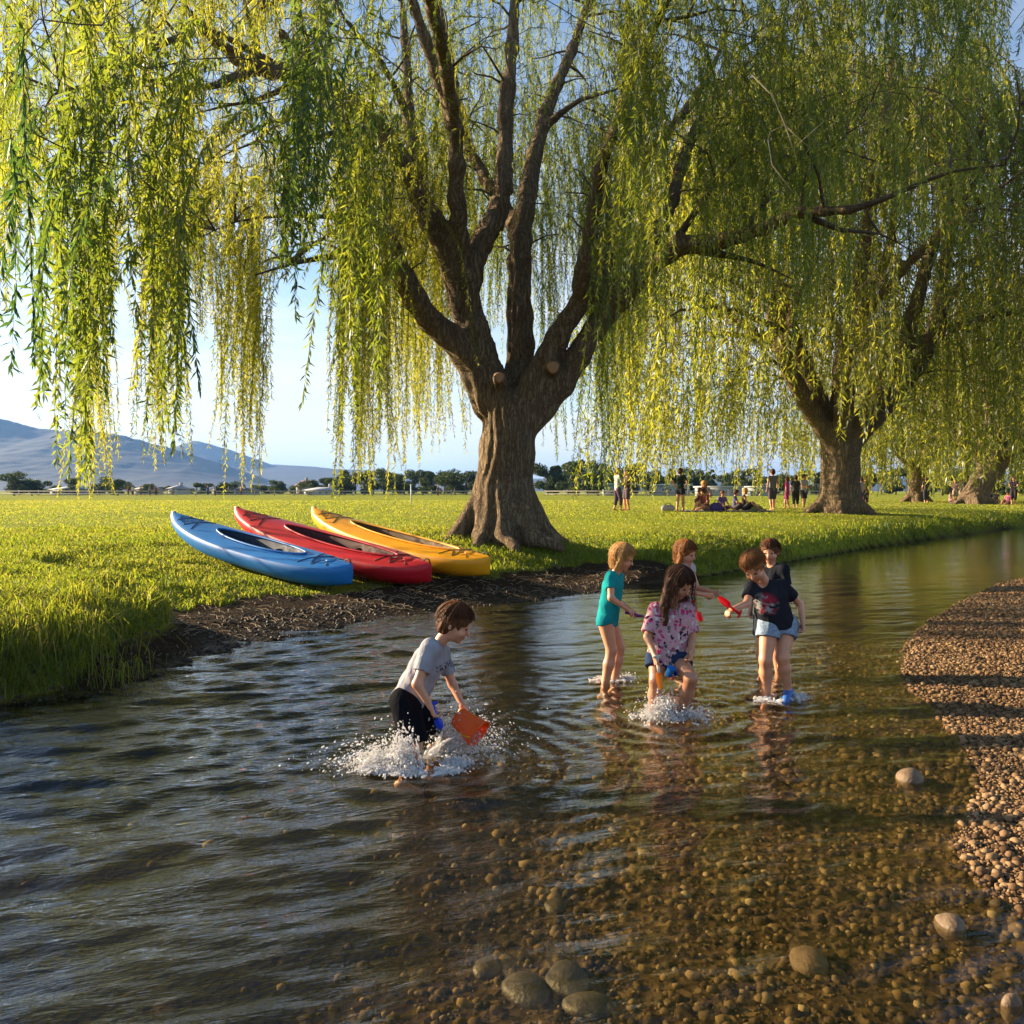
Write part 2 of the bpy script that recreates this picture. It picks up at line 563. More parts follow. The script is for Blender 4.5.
def water_mat():
    m, t, out = new_mat('river_water')
    co = t.nodes.new('ShaderNodeTexCoord').outputs['Object']
    m0 = node(t, 'ShaderNodeMapping', Rotation=(0, 0, math.radians(-20))); t.links.new(co, m0.inputs['Vector'])
    mp = node(t, 'ShaderNodeMapping', Scale=(1.0, 3.4, 1.0)); t.links.new(m0.outputs[0], mp.inputs['Vector'])
    n1 = noise(t, 7.5, 4, 0.6, vec=mp.outputs[0])
    n2 = noise(t, 19.0, 3, 0.55, vec=mp.outputs[0])
    b1 = bump(t, n1, 0.50, 0.045)
    b2 = bump(t, n2, 0.16, 0.012, normal=b1)
    for bb, k_ in ((b1.node, .30), (b2.node, .10)):
        mu = node(t, 'ShaderNodeMath', operation='MULTIPLY'); t.links.new(attr_node(t, 'chop'), mu.inputs[0]); mu.inputs[1].default_value = k_
        t.links.new(mu.outputs[0], bb.inputs['Strength'])
    # Schlick's Fresnel, the same for light entering and leaving
    ge = t.nodes.new('ShaderNodeNewGeometry')
    dt = node(t, 'ShaderNodeVectorMath', operation='DOT_PRODUCT'); t.links.new(ge.outputs['Incoming'], dt.inputs[0]); t.links.new(b2, dt.inputs[1])
    f1 = node(t, 'ShaderNodeMath', operation='ABSOLUTE'); t.links.new(dt.outputs['Value'], f1.inputs[0])
    f2 = node(t, 'ShaderNodeMath', operation='SUBTRACT'); f2.inputs[0].default_value = 1.0; t.links.new(f1.outputs[0], f2.inputs[1])
    f3 = node(t, 'ShaderNodeMath', operation='POWER'); t.links.new(f2.outputs[0], f3.inputs[0]); f3.inputs[1].default_value = 5.0
    fr = node(t, 'ShaderNodeMath', operation='MULTIPLY_ADD'); t.links.new(f3.outputs[0], fr.inputs[0]); fr.inputs[1].default_value = 0.96; fr.inputs[2].default_value = 0.045
    fr.use_clamp = True
    gl = node(t, 'ShaderNodeBsdfGlossy', Roughness=0.015, Color=(1, 1, 1, 1)); t.links.new(b2, gl.inputs['Normal'])
    tr = node(t, 'ShaderNodeBsdfTransparent', Color=(0.95, 0.90, 0.72, 1))
    rf = node(t, 'ShaderNodeBsdfRefraction', IOR=1.333, Roughness=0.0, Color=(0.95, 0.90, 0.72, 1)); t.links.new(b2, rf.inputs['Normal'])
    mt = node(t, 'ShaderNodeMixShader', Fac=0.22); t.links.new(tr.outputs[0], mt.inputs[1]); t.links.new(rf.outputs[0], mt.inputs[2])
    mx = node(t, 'ShaderNodeMixShader'); t.links.new(fr.outputs[0], mx.inputs[0]); t.links.new(mt.outputs[0], mx.inputs[1]); t.links.new(gl.outputs[0], mx.inputs[2])
    t.links.new(mx.outputs[0], out.inputs['Surface'])
    return m


xs = axis(-5.5, 5.5, 0.026, -60, 300, 1.05)
ys = axis(2.0, 11, 0.026, -40, 300, 1.04)
X, Y, q = grid_mesh(xs, ys)
Zt = terrain(X, Y)
Zw = water_z(X, Y) * (1 - sstep(18, 30, Y))
keep = (Zt < 0.35)
kq = keep[q].any(axis=1)
q = q[kq]
used = np.unique(q); remap = np.full(len(X), -1); remap[used] = np.arange(len(used))
mesh_np('river_water', np.stack([X, Y, Zw], 1)[used], [remap[q]], water_mat(), attrs={'chop': (0.22 + 0.78 * sstep(2.0, -1.5, X + 0.05 * Y) + 0.12 * sstep(6, 3, Y))[used]})
tag(bpy.data.objects['river_water'], kind='structure')

# ---------------------------------------------------------------- stones
def ico(sub):
    import bmesh
    bm = bmesh.new(); bmesh.ops.create_icosphere(bm, subdivisions=sub, radius=1.0)
    v = np.array([x.co[:] for x in bm.verts]); f = np.array([[a.index for a in x.verts] for x in bm.faces]); bm.free()
    return v, f


ICO1, ICO2, ICO3, ICO4 = ico(1), ico(2), ico(3), ico(4)


def stone_cloud(name, pos, size, flat, var, mat, base, smooth=True, rough=0.28):
    """pos (n,3), size (n) - irregular pebbles, each turned and squashed its own way"""
    n = len(pos); bv, bf = base
    protos = []
    for k in range(12):
        r = np.random.default_rng(100 + k)
        o = r.random(3) * 50
        d = 1 + rough * fbm(bv[:, 0] * 1.3 + o[0], bv[:, 1] * 1.3 + o[1], bv[:, 2] * 1.3 + o[2], 2)
        protos.append(bv * d[:, None] * np.array([1.0, 0.72 + 0.2 * r.random(), 1.0]))
    protos = np.array(protos)
    pv = protos[rng.integers(0, 12, n)] * size[:, None, None]
    pv[:, :, 2] *= flat[:, None]
    a = rng.random(n) * 6.28; c, s = np.cos(a)[:, None], np.sin(a)[:, None]
    x = pv[:, :, 0] * c - pv[:, :, 1] * s; y = pv[:, :, 0] * s + pv[:, :, 1] * c; z = pv[:, :, 2]
    tl = rng.normal(0, 0.25, n)[:, None]
    z2 = z * np.cos(tl) + x * np.sin(tl); x2 = x * np.cos(tl) - z * np.sin(tl)
    v = np.stack([x2, y, z2], -1) + pos[:, None, :]
    f = bf[None] + (np.arange(n) * len(bv))[:, None, None]
    return mesh_np(name, v.reshape(-1, 3), [f.reshape(-1, 3)], mat, smooth, attrs={'var': np.repeat(var, len(bv))})


def stone_mat(name, stops, rough=0.75):
    m, t, out = new_mat(name)
    p = node(t, 'ShaderNodeBsdfPrincipled', Roughness=rough)
    p.inputs['Specular IOR Level'].default_value = 0.35 if rough < .7 and 'bed' not in name else 0.12
    c = ramp(t, attr_node(t, 'var'), stops)
    c2 = ramp(t, noise(t, 40, 5, 0.7), [(0.3, (0.7, 0.7, 0.68)), (0.7, (1.2, 1.2, 1.2))])
    mm = node(t, 'ShaderNodeMixRGB', blend_type='MULTIPLY', Fac=1.0); t.links.new(c, mm.inputs[1]); t.links.new(c2, mm.inputs[2])
    t.links.new(mm.outputs[0], p.inputs['Base Color'])
    t.links.new(bump(t, noise(t, 60, 4, 0.6), 0.35, 0.01), p.inputs['Normal'])
    t.links.new(p.outputs[0], out.inputs['Surface'])
    return m


M_PEB = stone_mat('dry_pebble', [(0, (0.08, 0.047, 0.025)), (0.3, (0.17, 0.10, 0.05)), (0.6, (0.25, 0.155, 0.075)), (0.85, (0.32, 0.215, 0.12)), (1, (0.42, 0.33, 0.22))], 0.8)
M_BED = stone_mat('bed_pebble', [(0, (0.018, 0.014, 0.007)), (0.4, (0.07, 0.047, 0.019)), (0.75, (0.145, 0.097, 0.040)), (0.95, (0.24, 0.165, 0.075)), (1, (0.36, 0.28, 0.15))], 0.85)
M_MUDST = stone_mat('mud_pebble', [(0, (0.014, 0.011, 0.008)), (0.6, (0.04, 0.03, 0.022)), (1, (0.11, 0.085, 0.065))], 0.6)


def scatter(n, x0, x1, y0, y1, cond, power=1.0):
    x = rng.uniform(x0, x1, n)
    y = y0 * (y1 / y0) ** (rng.random(n) ** power) if power else rng.uniform(y0, y1, n)
    z, sB, sG, gen, gr, gv = terrain(x, y, True)
    k = cond(x, y, z, sB, sG, gen, gr)
    return x[k], y[k], z[k]


# gravel bar
x, y, z = scatter(420000, 1.2, 11.5, 1.6, 20, lambda x, y, z, sB, sG, gen, gr: (sG > -0.05) & (sB < 0) & (x < y * 0.68 + 2.6))
s = 0.0045 + 0.020 * rng.random(len(x)) ** 9 + 0.00062 * y + 0.003 * sstep(6.5, 4, y) * rng.random(len(x)); print('gravel', len(x))
stone_cloud('gravel_bar', np.stack([x, y, z + s * 0.25], 1), s, 0.38 + 0.35 * rng.random(len(x)), np.clip(rng.random(len(x)) * .8 + .25 * fbm(x * 1.5, y * 1.5), 0, 1), M_PEB, ICO1, False, 0.45)
tag(bpy.data.objects['gravel_bar'], 'sunlit gravel of small brown pebbles forming the bar on the right bank', 'gravel', kind='stuff')
# bed pebbles under clear shallow water
x, y, z = scatter(46000, -3.2, 4.5, 2.1, 8.5, lambda x, y, z, sB, sG, gen, gr: (sG < -0.05) & (sB < -0.2) & (x < y * 0.68 + .6) & (x > -y * 0.62 - .8))
s = 0.005 + 0.024 * rng.random(len(x)) ** 3.0
cl = fbm(x * 1.1 + 3, y * 1.1) > 0.12
s = np.where(cl, s * 1.5, s)
k = rng.random(len(x)) > 0.985 * sstep(1.5, 2.7, -sdist(GRAV, x, y) + 0.5 * fbm(x * 1.3, y * 1.3)); x, y, z, s = x[k], y[k], z[k], s[k]
stone_cloud('riverbed_pebbles', np.stack([x, y, z + s * 0.1], 1), s, 0.45 + 0.25 * rng.random(len(x)), rng.random(len(x)), M_BED, ICO1)
tag(bpy.data.objects['riverbed_pebbles'], 'brown pebbles covering the shallow riverbed under clear water', 'pebbles', kind='stuff')
# dark wet stones along the muddy landing
x, y, z = scatter(26000, -4.5, 5.5, 5.5, 13, lambda x, y, z, sB, sG, gen, gr: (sB > -0.25) & (sB < 0.35 + 0.5 * gen) & (rng.random(len(x)) < 0.9))
s = 0.008 + 0.022 * rng.random(len(x)) ** 3
stone_cloud('shore_stones', np.stack([x, y, z + s * 0.2], 1), s, 0.5 + 0.3 * rng.random(len(x)), rng.random(len(x)), M_MUDST, ICO1)
tag(bpy.data.objects['shore_stones'], 'small dark wet stones strewn along the muddy shore below the kayaks', 'stones', kind='stuff')

M_ROCK = simple('rock', (0.15, 0.098, 0.052), 0.65, 0.3, 30, 0.5, 0.01)
M_ROCKD = simple('dark_rock', (0.055, 0.043, 0.022), 0.5, 0.35, 25, 0.5, 0.01)
rocks = [(910, 778, 0.085, 0.06, 'tan round rock poking out of the shallows beside the gravel bar', 0),
         (951, 923, 0.06, 0.04, 'orange brown flat rock breaking the surface at bottom right', 0),
         (810, 959, 0.078, 0.06, 'smooth grey brown oval rock just under water near the bottom edge', 0),
         (567, 976, 0.095, 0.07, 'dark squarish submerged rock, right one of the touching pair', 1),
         (528, 985, 0.095, 0.06, 'dark submerged rock, left one of the touching pair', 1),
         (590, 1003, 0.08, 0.05, 'dark low rock below the touching pair at the bottom edge', 1),
         (488, 962, 0.06, 0.04, 'small mossy brown rock left of the touching pair', 1),
         (556, 902, 0.055, 0.035, 'low olive stone lying alone above the rocky patch', 1),
         (1012, 1003, 0.035, 0.03, 'pale pebble sized rock in the bottom right corner', 0)]
for i, (px, py, s, hh, lab, dk) in enumerate(rocks):
    c = G(px, py)
    zt = tz(c[0], c[1])
    if dk or i == 2: c = G(px, py, zt + .02)
    zt = tz(c[0], c[1])
    bv, bf = ICO3
    r = np.random.default_rng(500 + i); o = r.random(3) * 40
    d = 1 + 0.22 * fbm(bv[:, 0] * 1.1 + o[0], bv[:, 1] * 1.1 + o[1], bv[:, 2] * 1.1 + o[2], 3)
    a = r.random() * 3
    top = max(0.028, 0) if not dk and i != 2 else zt + hh * 0.8
    if i == 0: top = 0.045
    hz_ = (top - (zt - 0.02)) / 2
    v = bv * d[:, None] * np.array([s, s * 0.75, max(hz_, 0.02)])
    v = v @ np.array(Matrix.Rotation(a, 3, 'Z')).T
    tag(mesh_np('rock', v, [bf], M_ROCKD if dk else M_ROCK), lab, 'rock', 'loose rocks in the shallows').location = (c[0], c[1], (top + zt - 0.02) / 2)

# ---------------------------------------------------------------- grass
KAYAK_LINES = [(P(352, 568, 10.9), P(172, 517, 12.9)), (P(431, 567, 11.4), P(235, 512, 13.4)), (P(490, 560, 11.9), P(312, 512, 14.0))]


def blades(name, x, y, z, h, wd, lean, var, az=None, gravity=0.0, mat=M_GRASS, label=None):
    dk = np.full(len(x), 9.0)
    for (a_, b_) in KAYAK_LINES:
        d_ = b_ - a_; t_ = np.clip(((x - a_[0]) * d_[0] + (y - a_[1]) * d_[1]) / (d_[0] ** 2 + d_[1] ** 2), 0, 1)
        dk = np.minimum(dk, np.hypot(x - a_[0] - t_ * d_[0], y - a_[1] - t_ * d_[1]))
    h = h * np.where(dk < 0.36, 0.45, 1.0)      # pressed down under the hulls
    n = len(x)
    a = rng.random(n) * 2 * math.pi if az is None else az
    dx, dy = np.cos(a), np.sin(a)
    sa = rng.random(n) * 6.28; sxx, syy = np.cos(sa), np.sin(sa)
    base = np.stack([x, y, z - 0.01], 1)
    d = np.stack([dx, dy, np.zeros(n)], 1); s = np.stack([sxx, syy, np.zeros(n)], 1)
    up = np.array([0, 0, 1.0])
    ln = lean[:, None]
    H = h[:, None]; W = wd[:, None]
    p1 = base + H * 0.5 * (up * (1 - 0.15 * ln) + d * ln * 0.25)
    p2 = base + H * (up * (0.95 - 0.55 * ln * (1 + gravity)) + d * ln * 0.95)
    p15 = base + H * 0.8 * (up * (0.97 - 0.30 * ln * (1 + .5 * gravity)) + d * ln * 0.62)
    v = np.stack([base - s * W * .5, base + s * W * .5, p1 + s * W * 0.42, p1 - s * W * 0.42, p15 + s * W * .28, p15 - s * W * .28, p2], 1).reshape(-1, 3)
    i = (np.arange(n) * 7)[:, None]
    qd = np.concatenate([i + np.array([[0, 1, 2, 3]]), i + np.array([[3, 2, 4, 5]])])
    t = i + np.array([[5, 4, 6]])
    o = mesh_np(name, v, [qd, t], mat, attrs={'var': np.repeat(var, 7)})
    if label: tag(o, label, 'grass', kind='stuff')
    return o


def gsel(n, x0, x1, y0, y1, pw=1.0, thr=0.0):
    x = rng.uniform(x0, x1, n); y = y0 * (y1 / y0) ** (rng.random(n) ** pw)
    k = (np.abs(x) < y * 0.66 + 1.5); x, y = x[k], y[k]
    z, sB, sG, gen, gr, gv = terrain(x, y, True)
    k = (sB > 0.02) & (gr > thr + 0.5 * rng.random(len(x)))
    return x[k], y[k], z[k], sB[k], gen[k]


lawn = lambda x, y: np.clip(0.58 + 0.35 * fbm(x * 0.5, y * 0.5) + 0.18 * rng.normal(size=len(x)), 0, 0.9)
# near bank and lawn
x, y, z, sB, gen = gsel(330000, -10, 9, 5.8, 18, 1.25)
k = rng.random(len(x)) < 1.0
bnk = 1 - sstep(0.2, 2.0, sB)
tuft = sstep(-0.1, 0.5, fbm(x * 2.2, y * 2.2))
h = (0.04 + 0.05 * rng.random(len(x))) * (1 + 0.9 * tuft) + 0.10 * bnk * rng.random(len(x)) * (1 + tuft)
v = lawn(x, y); v[rng.random(len(x)) < 0.03] = 1.0
blades('lawn_grass', x, y, z, h, 0.006 + 0.0007 * y, 0.3 + 0.7 * rng.random(len(x)), v, label='short sunlit grass on the near bank and around the kayaks')
# mid field
x, y, z, sB, gen = gsel(170000, -45, 60, 16, 75, 0.9)
bnk = 1 - sstep(0.2, 2.0, sB)
h = (0.035 + 0.035 * rng.random(len(x))) + 0.16 * bnk * rng.random(len(x))
v = np.clip(lawn(x, y) + .12 * sstep(18, 50, y), 0, .9)
blades('field_grass', x, y, z, h, 0.0012 * y, 0.3 + 0.6 * rng.random(len(x)), v, label='yellow green mown grass of the wide playing field')
# rough bank edge all along the river
x, y, z, sB, gen = gsel(190000, -7, 40, 5.8, 42, 1.0)
k = (sB < 0.8 + gen * 1.4); x, y, z, sB, gen = x[k], y[k], z[k], sB[k], gen[k]
h = (0.10 + 0.26 * rng.random(len(x)) ** 2) * (0.55 + 0.9 * sstep(-.3, .5, fbm(x * 1.6, y * 1.6))) * (1 - 0.6 * gen)
v = np.clip(rng.normal(0.42, 0.18, len(x)), 0, 0.9)
blades('bank_grass', x, y, z, h, 0.005 + 0.0010 * y, 0.5 + 0.6 * rng.random(len(x)), v, gravity=0.4, label='rough grass overhanging the river edge of the bank')
# the long clump, front left
n = 15000
x = rng.uniform(-5.2, -2.75, n); y = rng.uniform(5.6, 9.2, n)
z, sBc, _, _, _, _ = terrain(x, y, True)
k = (sBc > 0.0) & (sBc < 1.5) & (rng.random(n) < 1.1 - 0.55 * sBc) & (x < -0.475 * y + 0.22 * rng.normal(size=n) + 0.2 * fbm(y * 2.3, x * 2.3))
x, y, z, sBc = x[k], y[k], z[k], sBc[k]
h = (0.12 + 0.26 * rng.random(len(x))) * (0.7 + 0.6 * sstep(-.4, .5, fbm(x * 2.5, y * 2.5)))
az = -1.1 + rng.normal(0, 0.9, len(x))
v = np.clip(rng.normal(0.62, 0.18, len(x)), 0, 0.88); v[rng.random(len(x)) < 0.06] = 1.0
tag(blades('long_grass_clump', x, y, z, h, np.full(len(x), 0.008), 0.35 + 0.85 * rng.random(len(x)), v, az=az, gravity=0.9), 'long arching grass blades hanging over the water at front left', 'grass clump', kind='stuff')

# dry twigs and roots on the mud
mb = MB()
for i in range(2600):
    x = random.uniform(-3.4, 3.5); y = random.uniform(7, 14)
    z_, sB1, _, ge, gr1, _ = terrain(np.array([x]), np.array([y]), True)
    if sB1[0] < 0.08 or sB1[0] > 2.3: continue
    a = random.uniform(0, 3.14); l = random.uniform(0.04, 0.2); z1 = z_[0] + .008
    pts = [[x, y, z1], [x + l * .5 * math.cos(a), y + l * .5 * math.sin(a), z1 + .02 * random.random() + .01], [x + l * math.cos(a + .3), y + l * math.sin(a + .3), z1 + random.uniform(0, .03)]]
    mb.tube(pts, [0.004, 0.003, 0.002], 3, False)
tag(mb.build('dry_twigs', simple('dry_twig', (0.30, 0.23, 0.14), 0.8, 0.4, 2)), 'dry twigs and straw scattered on the muddy landing', 'twigs', kind='stuff')

# ---------------------------------------------------------------- SDF bodies
def surface_nets(D, org, h):
    D = np.where(D == 0, 1e-6, D)
    ins = D < 0
    c = ins[:-1, :-1, :-1].astype(np.int8)
    for a in (0, 1):
        for b in (0, 1):
            for d in (0, 1):
                if a + b + d == 0: continue
                c = c + ins[a:ins.shape[0] - 1 + a, b:ins.shape[1] - 1 + b, d:ins.shape[2] - 1 + d]
    act = (c > 0) & (c < 8)
    I = np.argwhere(act)
    idx = np.full(act.shape, -1, np.int64); idx[act] = np.arange(len(I))
    pos = np.zeros((len(I), 3)); cnt = np.zeros(len(I))
    cr_ = [(a, b, d) for a in (0, 1) for b in (0, 1) for d in (0, 1)]
    for p in cr_:
        for ax in range(3):
            if p[ax] == 1: continue
            q_ = list(p); q_[ax] = 1
            d0 = D[I[:, 0] + p[0], I[:, 1] + p[1], I[:, 2] + p[2]]
            d1 = D[I[:, 0] + q_[0], I[:, 1] + q_[1], I[:, 2] + q_[2]]
            m = (d0 < 0) != (d1 < 0)
            t = np.where(m, d0 / np.where(m, d0 - d1, 1), 0)
            pp = np.array(p, float)[None] + np.zeros((len(I), 1)); pp[:, ax] += t
            pos += np.where(m[:, None], pp, 0); cnt += m
    v = (I + pos / cnt[:, None]) * h + org
    F_ = []
    for ax in range(3):
        o1, o2 = (ax + 1) % 3, (ax + 2) % 3
        sl0 = [slice(None)] * 3; sl1 = [slice(None)] * 3
        sl0[ax] = slice(0, -1); sl1[ax] = slice(1, None)
        s0, s1 = ins[tuple(sl0)], ins[tuple(sl1)]
        E = np.argwhere(s0 != s1)
        k = (E[:, o1] > 0) & (E[:, o2] > 0) & (E[:, o1] < ins.shape[o1] - 1) & (E[:, o2] < ins.shape[o2] - 1)
        E = E[k]
        flip = s0[E[:, 0], E[:, 1], E[:, 2]]
        def cell(a, b):
            e = E.copy(); e[:, o1] -= a; e[:, o2] -= b
            return idx[e[:, 0], e[:, 1], e[:, 2]]
        qd = np.stack([cell(1, 1), cell(0, 1), cell(0, 0), cell(1, 0)], 1)
        qd = np.where(flip[:, None], qd, qd[:, ::-1])
        F_.append(qd)
    return v, np.concatenate(F_)


def sdf_mesh(prims, h, k=0.02, sub=None, disp=None, margin=0.06):
    """prims: ('c', a, ra, b, rb[, capA, capB]) | ('e', centre, axes(3x3 rows), radii); smooth union; sub: list of prims cut away"""
    lo = np.full(3, 1e9); hi = np.full(3, -1e9)
    bx = []
    for p in prims:
        if p[0] == 'c':
            r = max(p[2], p[4]); l = np.minimum(p[1], p[3]) - r; u = np.maximum(p[1], p[3]) + r
        else:
            r = max(p[3]); l = p[1] - r; u = p[1] + r
        bx.append((l, u)); lo = np.minimum(lo, l); hi = np.maximum(hi, u)
    lo = lo - 3 * h - 0.01; hi = hi + 3 * h + 0.01
    n = np.ceil((hi - lo) / h).astype(int) + 1
    D = np.full(n, 0.5, np.float32)

    def ev(p, X, Y, Z):
        if p[0] == 'c':
            a, b = p[1], p[3]; d = b - a; l2 = d @ d + 1e-12
            t = ((X - a[0]) * d[0] + (Y - a[1]) * d[1] + (Z - a[2]) * d[2]) / l2
            tc_ = np.clip(t, 0, 1)
            r = np.sqrt((X - a[0] - tc_ * d[0]) ** 2 + (Y - a[1] - tc_ * d[1]) ** 2 + (Z - a[2] - tc_ * d[2]) ** 2) - (p[2] + tc_ * (p[4] - p[2]))
            L_ = math.sqrt(l2)
            if len(p) > 5 and p[5]: r = np.maximum(r, -t * L_)
            if len(p) > 6 and p[6]: r = np.maximum(r, (t - 1) * L_)
            return r
        c, A, R = p[1], p[2], p[3]
        qx = ((X - c[0]) * A[0][0] + (Y - c[1]) * A[0][1] + (Z - c[2]) * A[0][2]) / R[0]
        qy = ((X - c[0]) * A[1][0] + (Y - c[1]) * A[1][1] + (Z - c[2]) * A[1][2]) / R[1]
        qz = ((X - c[0]) * A[2][0] + (Y - c[1]) * A[2][1] + (Z - c[2]) * A[2][2]) / R[2]
        return (np.sqrt(qx * qx + qy * qy + qz * qz) - 1) * min(R)

    for p, (l, u) in zip(prims, bx):
        i0 = np.maximum(np.floor((l - margin - lo) / h).astype(int), 0)
        i1 = np.minimum(np.ceil((u + margin - lo) / h).astype(int) + 1, n)
        X = (lo[0] + np.arange(i0[0], i1[0]) * h)[:, None, None]
        Y = (lo[1] + np.arange(i0[1], i1[1]) * h)[None, :, None]
        Z = (lo[2] + np.arange(i0[2], i1[2]) * h)[None, None, :]
        d = ev(p, X, Y, Z)
        S = D[i0[0]:i1[0], i0[1]:i1[1], i0[2]:i1[2]]
        kk = min(k, max(min(p[2], p[4]) if p[0] == 'c' else min(p[3]), 0.002) * 0.9)
        hh = np.clip(0.5 + 0.5 * (S - d) / kk, 0, 1)
        D[i0[0]:i1[0], i0[1]:i1[1], i0[2]:i1[2]] = S * (1 - hh) + d * hh - kk * hh * (1 - hh)
    X = (lo[0] + np.arange(n[0]) * h)[:, None, None]
    Y = (lo[1] + np.arange(n[1]) * h)[None, :, None]
    Z = (lo[2] + np.arange(n[2]) * h)[None, None, :]
    for p in (sub or []):
        D = np.maximum(D, -ev(p, X, Y, Z))
    if disp is not None:
        D = D + disp(X, Y, Z)
    D[0], D[-1] = 0.1, 0.1
    D[:, 0], D[:, -1] = 0.1, 0.1
    D[:, :, 0], D[:, :, -1] = 0.1, 0.1
    return surface_nets(D.astype(np.float64), lo, h)


def skin_mat(name, c):
    m, t, out = new_mat(name)
    p = node(t, 'ShaderNodeBsdfPrincipled', Roughness=0.42)
    c = np.array(c)
    t.links.new(ramp(t, noise(t, 14, 3), [(0.3, tuple(c * 0.88)), (0.7, tuple(c * 1.08))]), p.inputs['Base Color'])
    p.inputs['Subsurface Weight'].default_value = 0.25
    p.inputs['Subsurface Radius'].default_value = (0.02, 0.008, 0.004)
    p.inputs['Subsurface Scale'].default_value = 0.6
    t.links.new(p.outputs[0], out.inputs['Surface'])
    return m


M_SKIN = skin_mat('skin', (0.60, 0.29, 0.165))
M_SKIN2 = skin_mat('skin_tan', (0.50, 0.235, 0.13))
M_LIP = simple('lips', (0.40, 0.13, 0.10), 0.5)
M_EYE = simple('eye_dark', (0.03, 0.02, 0.015), 0.2)


def hair_mat(name, c):
    m, t, out = new_mat(name)
    p = node(t, 'ShaderNodeBsdfPrincipled', Roughness=0.6)
    p.inputs['Specular IOR Level'].default_value = 0.25
    c = np.array(c)
    nf = noise(t, 1.0, 3, 0.6, sc3=(160, 160, 22))
    t.links.new(ramp(t, nf, [(0.3, tuple(c * 0.5)), (0.5, tuple(c)), (0.72, tuple(np.minimum(c * 1.45, 1)))]), p.inputs['Base Color'])
    t.links.new(bump(t, nf, 0.9, 0.008), p.inputs['Normal'])
    tr = node(t, 'ShaderNodeBsdfTranslucent', Color=(*np.minimum(c * 1.8, 1), 1))
    mx_ = node(t, 'ShaderNodeMixShader', Fac=0.15); t.links.new(p.outputs[0], mx_.inputs[1]); t.links.new(tr.outputs[0], mx_.inputs[2])
    t.links.new(mx_.outputs[0], out.inputs['Surface'])
    return m


def cloth_mat(name, c, print_fn=None, fold=0.35):
    m, t, out = new_mat(name)
    p = node(t, 'ShaderNodeBsdfPrincipled', Roughness=0.85)
    p.inputs['Specular IOR Level'].default_value = 0.04
    c = np.array(c)
    cc = ramp(t, noise(t, 9, 4), [(0.3, tuple(c * 0.82)), (0.7, tuple(np.minimum(c * 1.12, 1)))])
    if print_fn: cc = print_fn(t, cc)
    t.links.new(cc, p.inputs['Base Color'])
    t.links.new(bump(t, noise(t, 9, 3, 0.5, sc3=(2.2, 2.2, 0.8)), fold, 0.05), p.inputs['Normal'])
    tr = node(t, 'ShaderNodeBsdfTranslucent'); t.links.new(cc, tr.inputs['Color'])
    mx_ = node(t, 'ShaderNodeMixShader', Fac=0.12); t.links.new(p.outputs[0], mx_.inputs[1]); t.links.new(tr.outputs[0], mx_.inputs[2])
    t.links.new(mx_.outputs[0], out.inputs['Surface'])
    return m


def hand_prims(wr, d, pn, curl=0.5, s=1.0, side=1):
    """palm, four unequal bent fingers and a thumb. d: along the hand, pn: the way the palm faces"""
    d = unit(d); pn = unit(pn - d * (pn @ d)); lat = np.cross(d, pn) * side
    pr = []
    pl = 0.055 * s
    for o in (-0.017, 0, 0.017):
        pr.append(('c', wr + lat * o * 0.6 * s, 0.012 * s, wr + d * pl + lat * o * s, 0.010 * s))
    lens = [0.040, 0.046, 0.043, 0.034]
    for i, o in enumerate((-0.021, -0.007, 0.007, 0.021)):
        b = wr + d * pl * 0.95 + lat * o * s
        c1 = curl * 1.0; l = lens[i] * s
        d1 = unit(d * math.cos(c1) + pn * math.sin(c1)); d2 = unit(d * math.cos(c1 * 2.1) + pn * math.sin(c1 * 2.1))
        m_ = b + d1 * l * 0.55
        pr.append(('c', b, 0.0075 * s, m_, 0.0068 * s)); pr.append(('c', m_, 0.0068 * s, m_ + d2 * l * 0.55, 0.0058 * s))
    tb = wr + d * 0.014 * s - lat * 0.020 * s
    tm = tb + unit(d * 0.7 - lat * 0.6 + pn * 0.5) * 0.028 * s
    pr.append(('c', tb, 0.010 * s, tm, 0.0085 * s)); pr.append(('c', tm, 0.0085 * s, tm + unit(d * 0.8 + pn * 0.6) * 0.024 * s, 0.007 * s))
    return pr


def cloth_disp(amp, seed):
    def f(X, Y, Z):
        return amp * (np.sin(X * 55 + Z * 38 + 3 * np.sin(Y * 19 + seed) + seed) * 0.6 + np.sin(Z * 71 - Y * 47 + 2.2 * np.sin(X * 23)) * 0.5)
    return f


